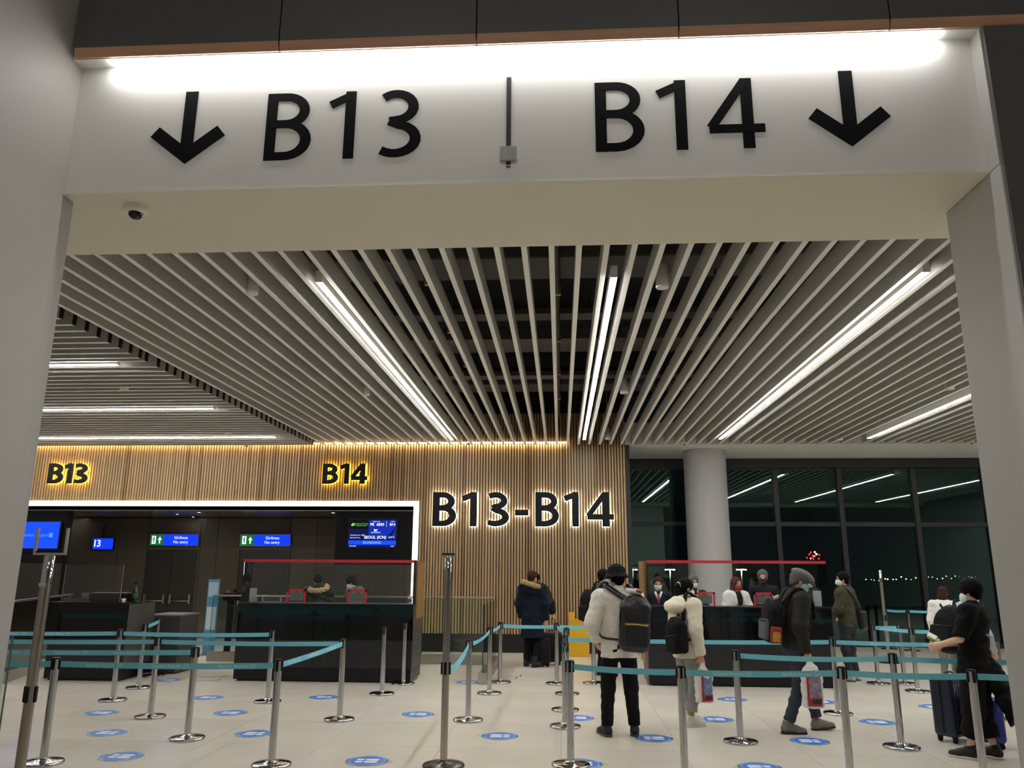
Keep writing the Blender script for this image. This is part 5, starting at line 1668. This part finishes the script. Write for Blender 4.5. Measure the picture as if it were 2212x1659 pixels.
# ------------------------------------------------------------------ woman with brown bob
L7 = FL(2058, 1480)
p, K = person('woman with short brown hair in white long-sleeved top', L7, -32, 1.50, lean=6, head_yaw=-16, head_pitch=8, top='top', top_m=cloth('white_knit', '#e4e1da'), hem=.78, puff=.02, bottom_m=cloth('grey_trouser', '#75746f'), shoe_m=mat('shoe_tan', '#9a8f80', .6), hair='bob', hair_m=HAIRBR)
mb = MB(); U = K['U']
ribbon(mb, smooth_path([tuple(U((-.10, .0, 1.52))), tuple(U((-.03, -.13, 1.40))), tuple(U((.12, -.145, 1.15))), tuple(U((.20, -.08, .98)))], 5), (.6, 0, .6), .03, .01)
mb.build('bag_strap', BLK, p)

# ------------------------------------------------------------------ pair at the wooden wall
L8 = FL(1150, 1440)
p, K = person('person in long navy parka with fur-trimmed hood seen from behind', L8, -14, 1.70, head_yaw=-28, top='parka', top_m=NAVY, hem=.52, puff=.045, bottom_m=BLK, leg_r=1.0, shoe_m=SHOEK, hair='short', hair_m=HAIRBR, boot=True, amp=.008,
    legs={'al': (-.13, .02, .08), 'fl': (-.15, .19, 0), 'ar': (.08, -.10, .08), 'fr': (.20, .04, 0)}, arms={'er': (.25, -.02, 1.14), 'wr': (.25, .05, .86)})
U = K['U']
sdf('hood', [ell(U((0, -.12, 1.42)), (.155, .10, .12)), ell(U((0, .02, 1.56)), (.09, .10, .09), op='sub')], NAVY, p, vox=.012, k=.04, amp=.005)
fp = []
for q in np.linspace(-.2, 3.34, 16):
    fp.append(ell(U((.165*math.cos(q), -.03-.205*math.sin(q), 1.505+.015*math.sin(q)-.045*math.cos(q))), (.046, .046, .046)))
sdf('fur_trim', fp, M_FUR, p, vox=.009, k=.02, amp=.010, freq=140)
L9 = (L8[0]+.04, L8[1]+.50)
p, K = person('person in black puffer jacket standing close behind the navy parka', L9, -20, 1.66, top='puffer_jacket', top_m=cloth('puffer_black', '#121316', rough=.5), hem=.80, puff=.06, bottom_m=BLK, shoe_m=SHOEK, hair='short', hair_m=HAIRB, boot=True,
    arms={'er': (.33, -.05, 1.16), 'wr': (.36, .04, .98), 'el': (-.33, -.05, 1.16)}, amp=.010)
suitcase('tall black suitcase with zip pocket beside the navy parka', FL(1192, 1436), 10, .36, .24, .52, cloth('case_black', '#17171a', rough=.6))
suitcase('smaller black suitcase close to the navy parka', (FL(1176, 1436)[0], FL(1176, 1436)[1]-.28), 10, .22, .20, .46, cloth('case_black', '#17171a', rough=.6))

# ------------------------------------------------------------------ man with backpack behind the fleece man
L10 = FL(1306, 1460)
p, K = person('man in grey jacket with black backpack standing behind the white fleece', L10, -62, 1.74, head_yaw=-10, head_pitch=8, top='jacket', top_m=cloth('slate', '#4a4d52'), hem=.84, puff=.02, bottom_m=BLK, shoe_m=SHOEK, hair='short', hair_m=HAIRB, mask=M_MASK)
backpack('plain matt black backpack on the man in grey jacket', L10, -62, (.0, -.27, 1.14), (.38, .24, .56), BLK, K)

# ------------------------------------------------------------------ behind the right-hand counter
def on_line(px, Y):
    q = at(px, 1270, 1, Y)
    return float(q[0]), Y
NVS = cloth('navy_suit', '#1c2030')
WHT = cloth('white_cloth', '#e2e0dc')
def collar_tie(K, p, tie):
    U = K['U']
    for sd in (1, -1):
        mb = MB(); ribbon(mb, [tuple(U((sd*.06, .055, 1.49))), tuple(U((sd*.035, .105, 1.43))), tuple(U((sd*.008, .135, 1.36)))], (1, 0, 0), .035, .012); mb.build('shirt_collar', WHT, p)
    mb = MB(); ribbon(mb, [tuple(U((0, .115, 1.44))), tuple(U((0, .142, 1.36))), tuple(U((0, .150, 1.22)))], (1, 0, 0), .045, .008); mb.build('tie', tie, p)
l = on_line(1422, 13.98)
p, K = person('female clerk with hair bun and white mask behind the counter', l, 172, 1.62, head_pitch=14, top='uniform_jacket', top_m=NVS, bottom_m=NVS, hem=.85, shoe_m=SHOEK, hair='bun', hair_m=HAIRBR, mask=M_MASK, skin=M_SKINL, arms={'wr': (.16, .24, 1.05), 'wl': (-.16, .24, 1.05), 'er': (.25, .0, 1.14), 'el': (-.25, .0, 1.14)}, vox=.013)
collar_tie(K, p, mat('scarf_red', '#9a3b40', .7))
l = on_line(1497, 14.1)
p, K = person('male clerk with grey hair and white mask in dark suit behind the counter', l, 190, 1.66, head_pitch=14, top='suit_jacket', top_m=cloth('suit_grey', '#2a2c31'), bottom_m=BLK, hem=.82, shoe_m=SHOEK, hair='short', hair_m=HAIRG, mask=M_MASK, arms={'wr': (.16, .24, 1.05), 'wl': (-.16, .24, 1.05), 'er': (.25, .0, 1.14), 'el': (-.25, .0, 1.14)}, vox=.013)
collar_tie(K, p, mat('tie_rust', '#8a4a3a', .7))
l = on_line(1589, 14.1)
PUFW = mat('puffer_white', '#dfddd8', .6, noise=.05, nscale=20, bump=.2, bscale=20)
p, K = person('woman with red hair and red mask in open white puffer jacket', l, -152, 1.62, head_yaw=6, head_pitch=6, top='black_top', top_m=BLK, bottom_m=BLK, hem=.85, puff=-.01, shoe_m=SHOEK, hair='long', hair_m=HAIRR, mask=M_MASKR, skin=M_SKINL,
    arms={'wl': (-.20, .28, 1.12), 'el': (-.27, .04, 1.16), 'er': (.27, .02, 1.14), 'wr': (.22, .2, 1.02)}, vox=.013)
U, J = K['U'], K['J']
for sd, a in ((1, 'r'), (-1, 'l')):
    g = [seg(U((sd*.12, -.01, 1.40)), U((sd*.13, .0, .92)), .105, .11, (1, 1, 1)), seg(J['s'+a], J['e'+a], .092, .085), seg(J['e'+a], J['w'+a], .085, .06, fb=True), seg(U((sd*.10, .03, 1.46)), U((sd*.07, .10, 1.30)), .05, .05)]
    sdf('puffer_jacket', g, PUFW, p, vox=.012, k=.02, amp=.005, freq=42, cuts=[(U((sd*.045, .0, 1.2)), np.array([-sd*.9, .25, 0]))])
sdf('fur_trim', [ell(U((.09*math.cos(q)*1.3, -.06-.07*math.sin(q), 1.50-.02*math.sin(q))), (.04, .04, .04)) for q in np.linspace(0, 3.14, 9)], mat('fur_cream', '#b5a68f', .95, noise=.3, nscale=50, bump=.8, bscale=140), p, vox=.01, k=.02, amp=.008, freq=130)
t = thing('phone', 'dark phone in the hand of the red-haired woman', 'phone', (l[0], l[1], 0), math.radians(-152))
q = J['wl']+nrm(J['wl']-J['el'])*.10+np.array([.02, .0, .035])
B('phone_body', M_BLKPL, t, q[0]-.035, q[0]+.035, q[1]-.07, q[1]+.07, q[2]-.005, q[2]+.005, ch=.003)
l = on_line(1649, 14.45)
person('man with grey hair and black mask in dark shirt behind the counter', l, 158, 1.75, head_yaw=10, head_pitch=13, top='shirt', top_m=cloth('charcoal_tee', '#1d1f24'), bottom_m=BLK, hem=.84, shoe_m=SHOEK, hair='short', hair_m=HAIRG, mask=M_MASKK, skin=M_SKINL, arms={'wr': (.10, .26, 1.05), 'wl': (-.16, .26, 1.05), 'er': (.25, .02, 1.13), 'el': (-.25, .02, 1.13)}, vox=.013)
l = on_line(1750, 14.6)
p, K = person('traveller in black jacket with white scarf half hidden behind the flat-cap man', l, 120, 1.66, head_pitch=8, top='jacket', top_m=BLK, bottom_m=BLK, hem=.8, puff=.02, shoe_m=SHOEK, hair='short', hair_m=HAIRB, mask=M_MASKB, vox=.013)
mb = MB(); U = K['U']
ribbon(mb, smooth_path([tuple(U((.10, .0, 1.52))), tuple(U((.07, .13, 1.42))), tuple(U((.05, .16, 1.15)))], 5), (1, 0, 0), .07, .02); mb.build('white_scarf', WHT, p)

# ------------------------------------------------------------------ behind the left-hand counter
l = (float(at(690, 1270, 1, 14.45)[0]), 14.45)
p, K = person('person in black puffer with tan fur hood bending behind the B14 counter', l, 28, 1.64, lean=12, head_pitch=25, top='puffer_jacket', top_m=cloth('puffer_black', '#121316', rough=.5), bottom_m=BLK, hem=.8, puff=.05, shoe_m=SHOEK, hair='short', hair_m=HAIRB, vox=.013, amp=.01)
U = K['U']
sdf('fur_trim', [ell(U((-.02+.17*math.cos(q), -.10-.09*math.sin(q), 1.47-.07*math.sin(q)+.02*math.cos(q))), (.045, .045, .045)) for q in np.linspace(-.3, 3.0, 14)], mat('fur_tan', '#bfa176', .95, noise=.3, nscale=50, bump=.8, bscale=140), p, vox=.01, k=.02, amp=.010, freq=130)
l = (float(at(770, 1270, 1, 14.6)[0]), 14.6)
p, K = person('person in grey hooded jacket and white mask behind the B14 counter', l, 78, 1.60, lean=6, head_pitch=20, head_yaw=10, top='hooded_jacket', top_m=cloth('grey_hood', '#54575c'), bottom_m=BLK, hem=.8, puff=.03, shoe_m=SHOEK, hair='mop', hair_m=HAIRB, mask=M_MASK, skin=M_SKINL, vox=.013)
U = K['U']
sdf('hood', [ell(U((0, -.11, 1.44)), (.14, .10, .10)), ell(U((0, .02, 1.57)), (.085, .10, .09), op='sub')], cloth('grey_hood', '#54575c'), p, vox=.012, k=.03, amp=.004)
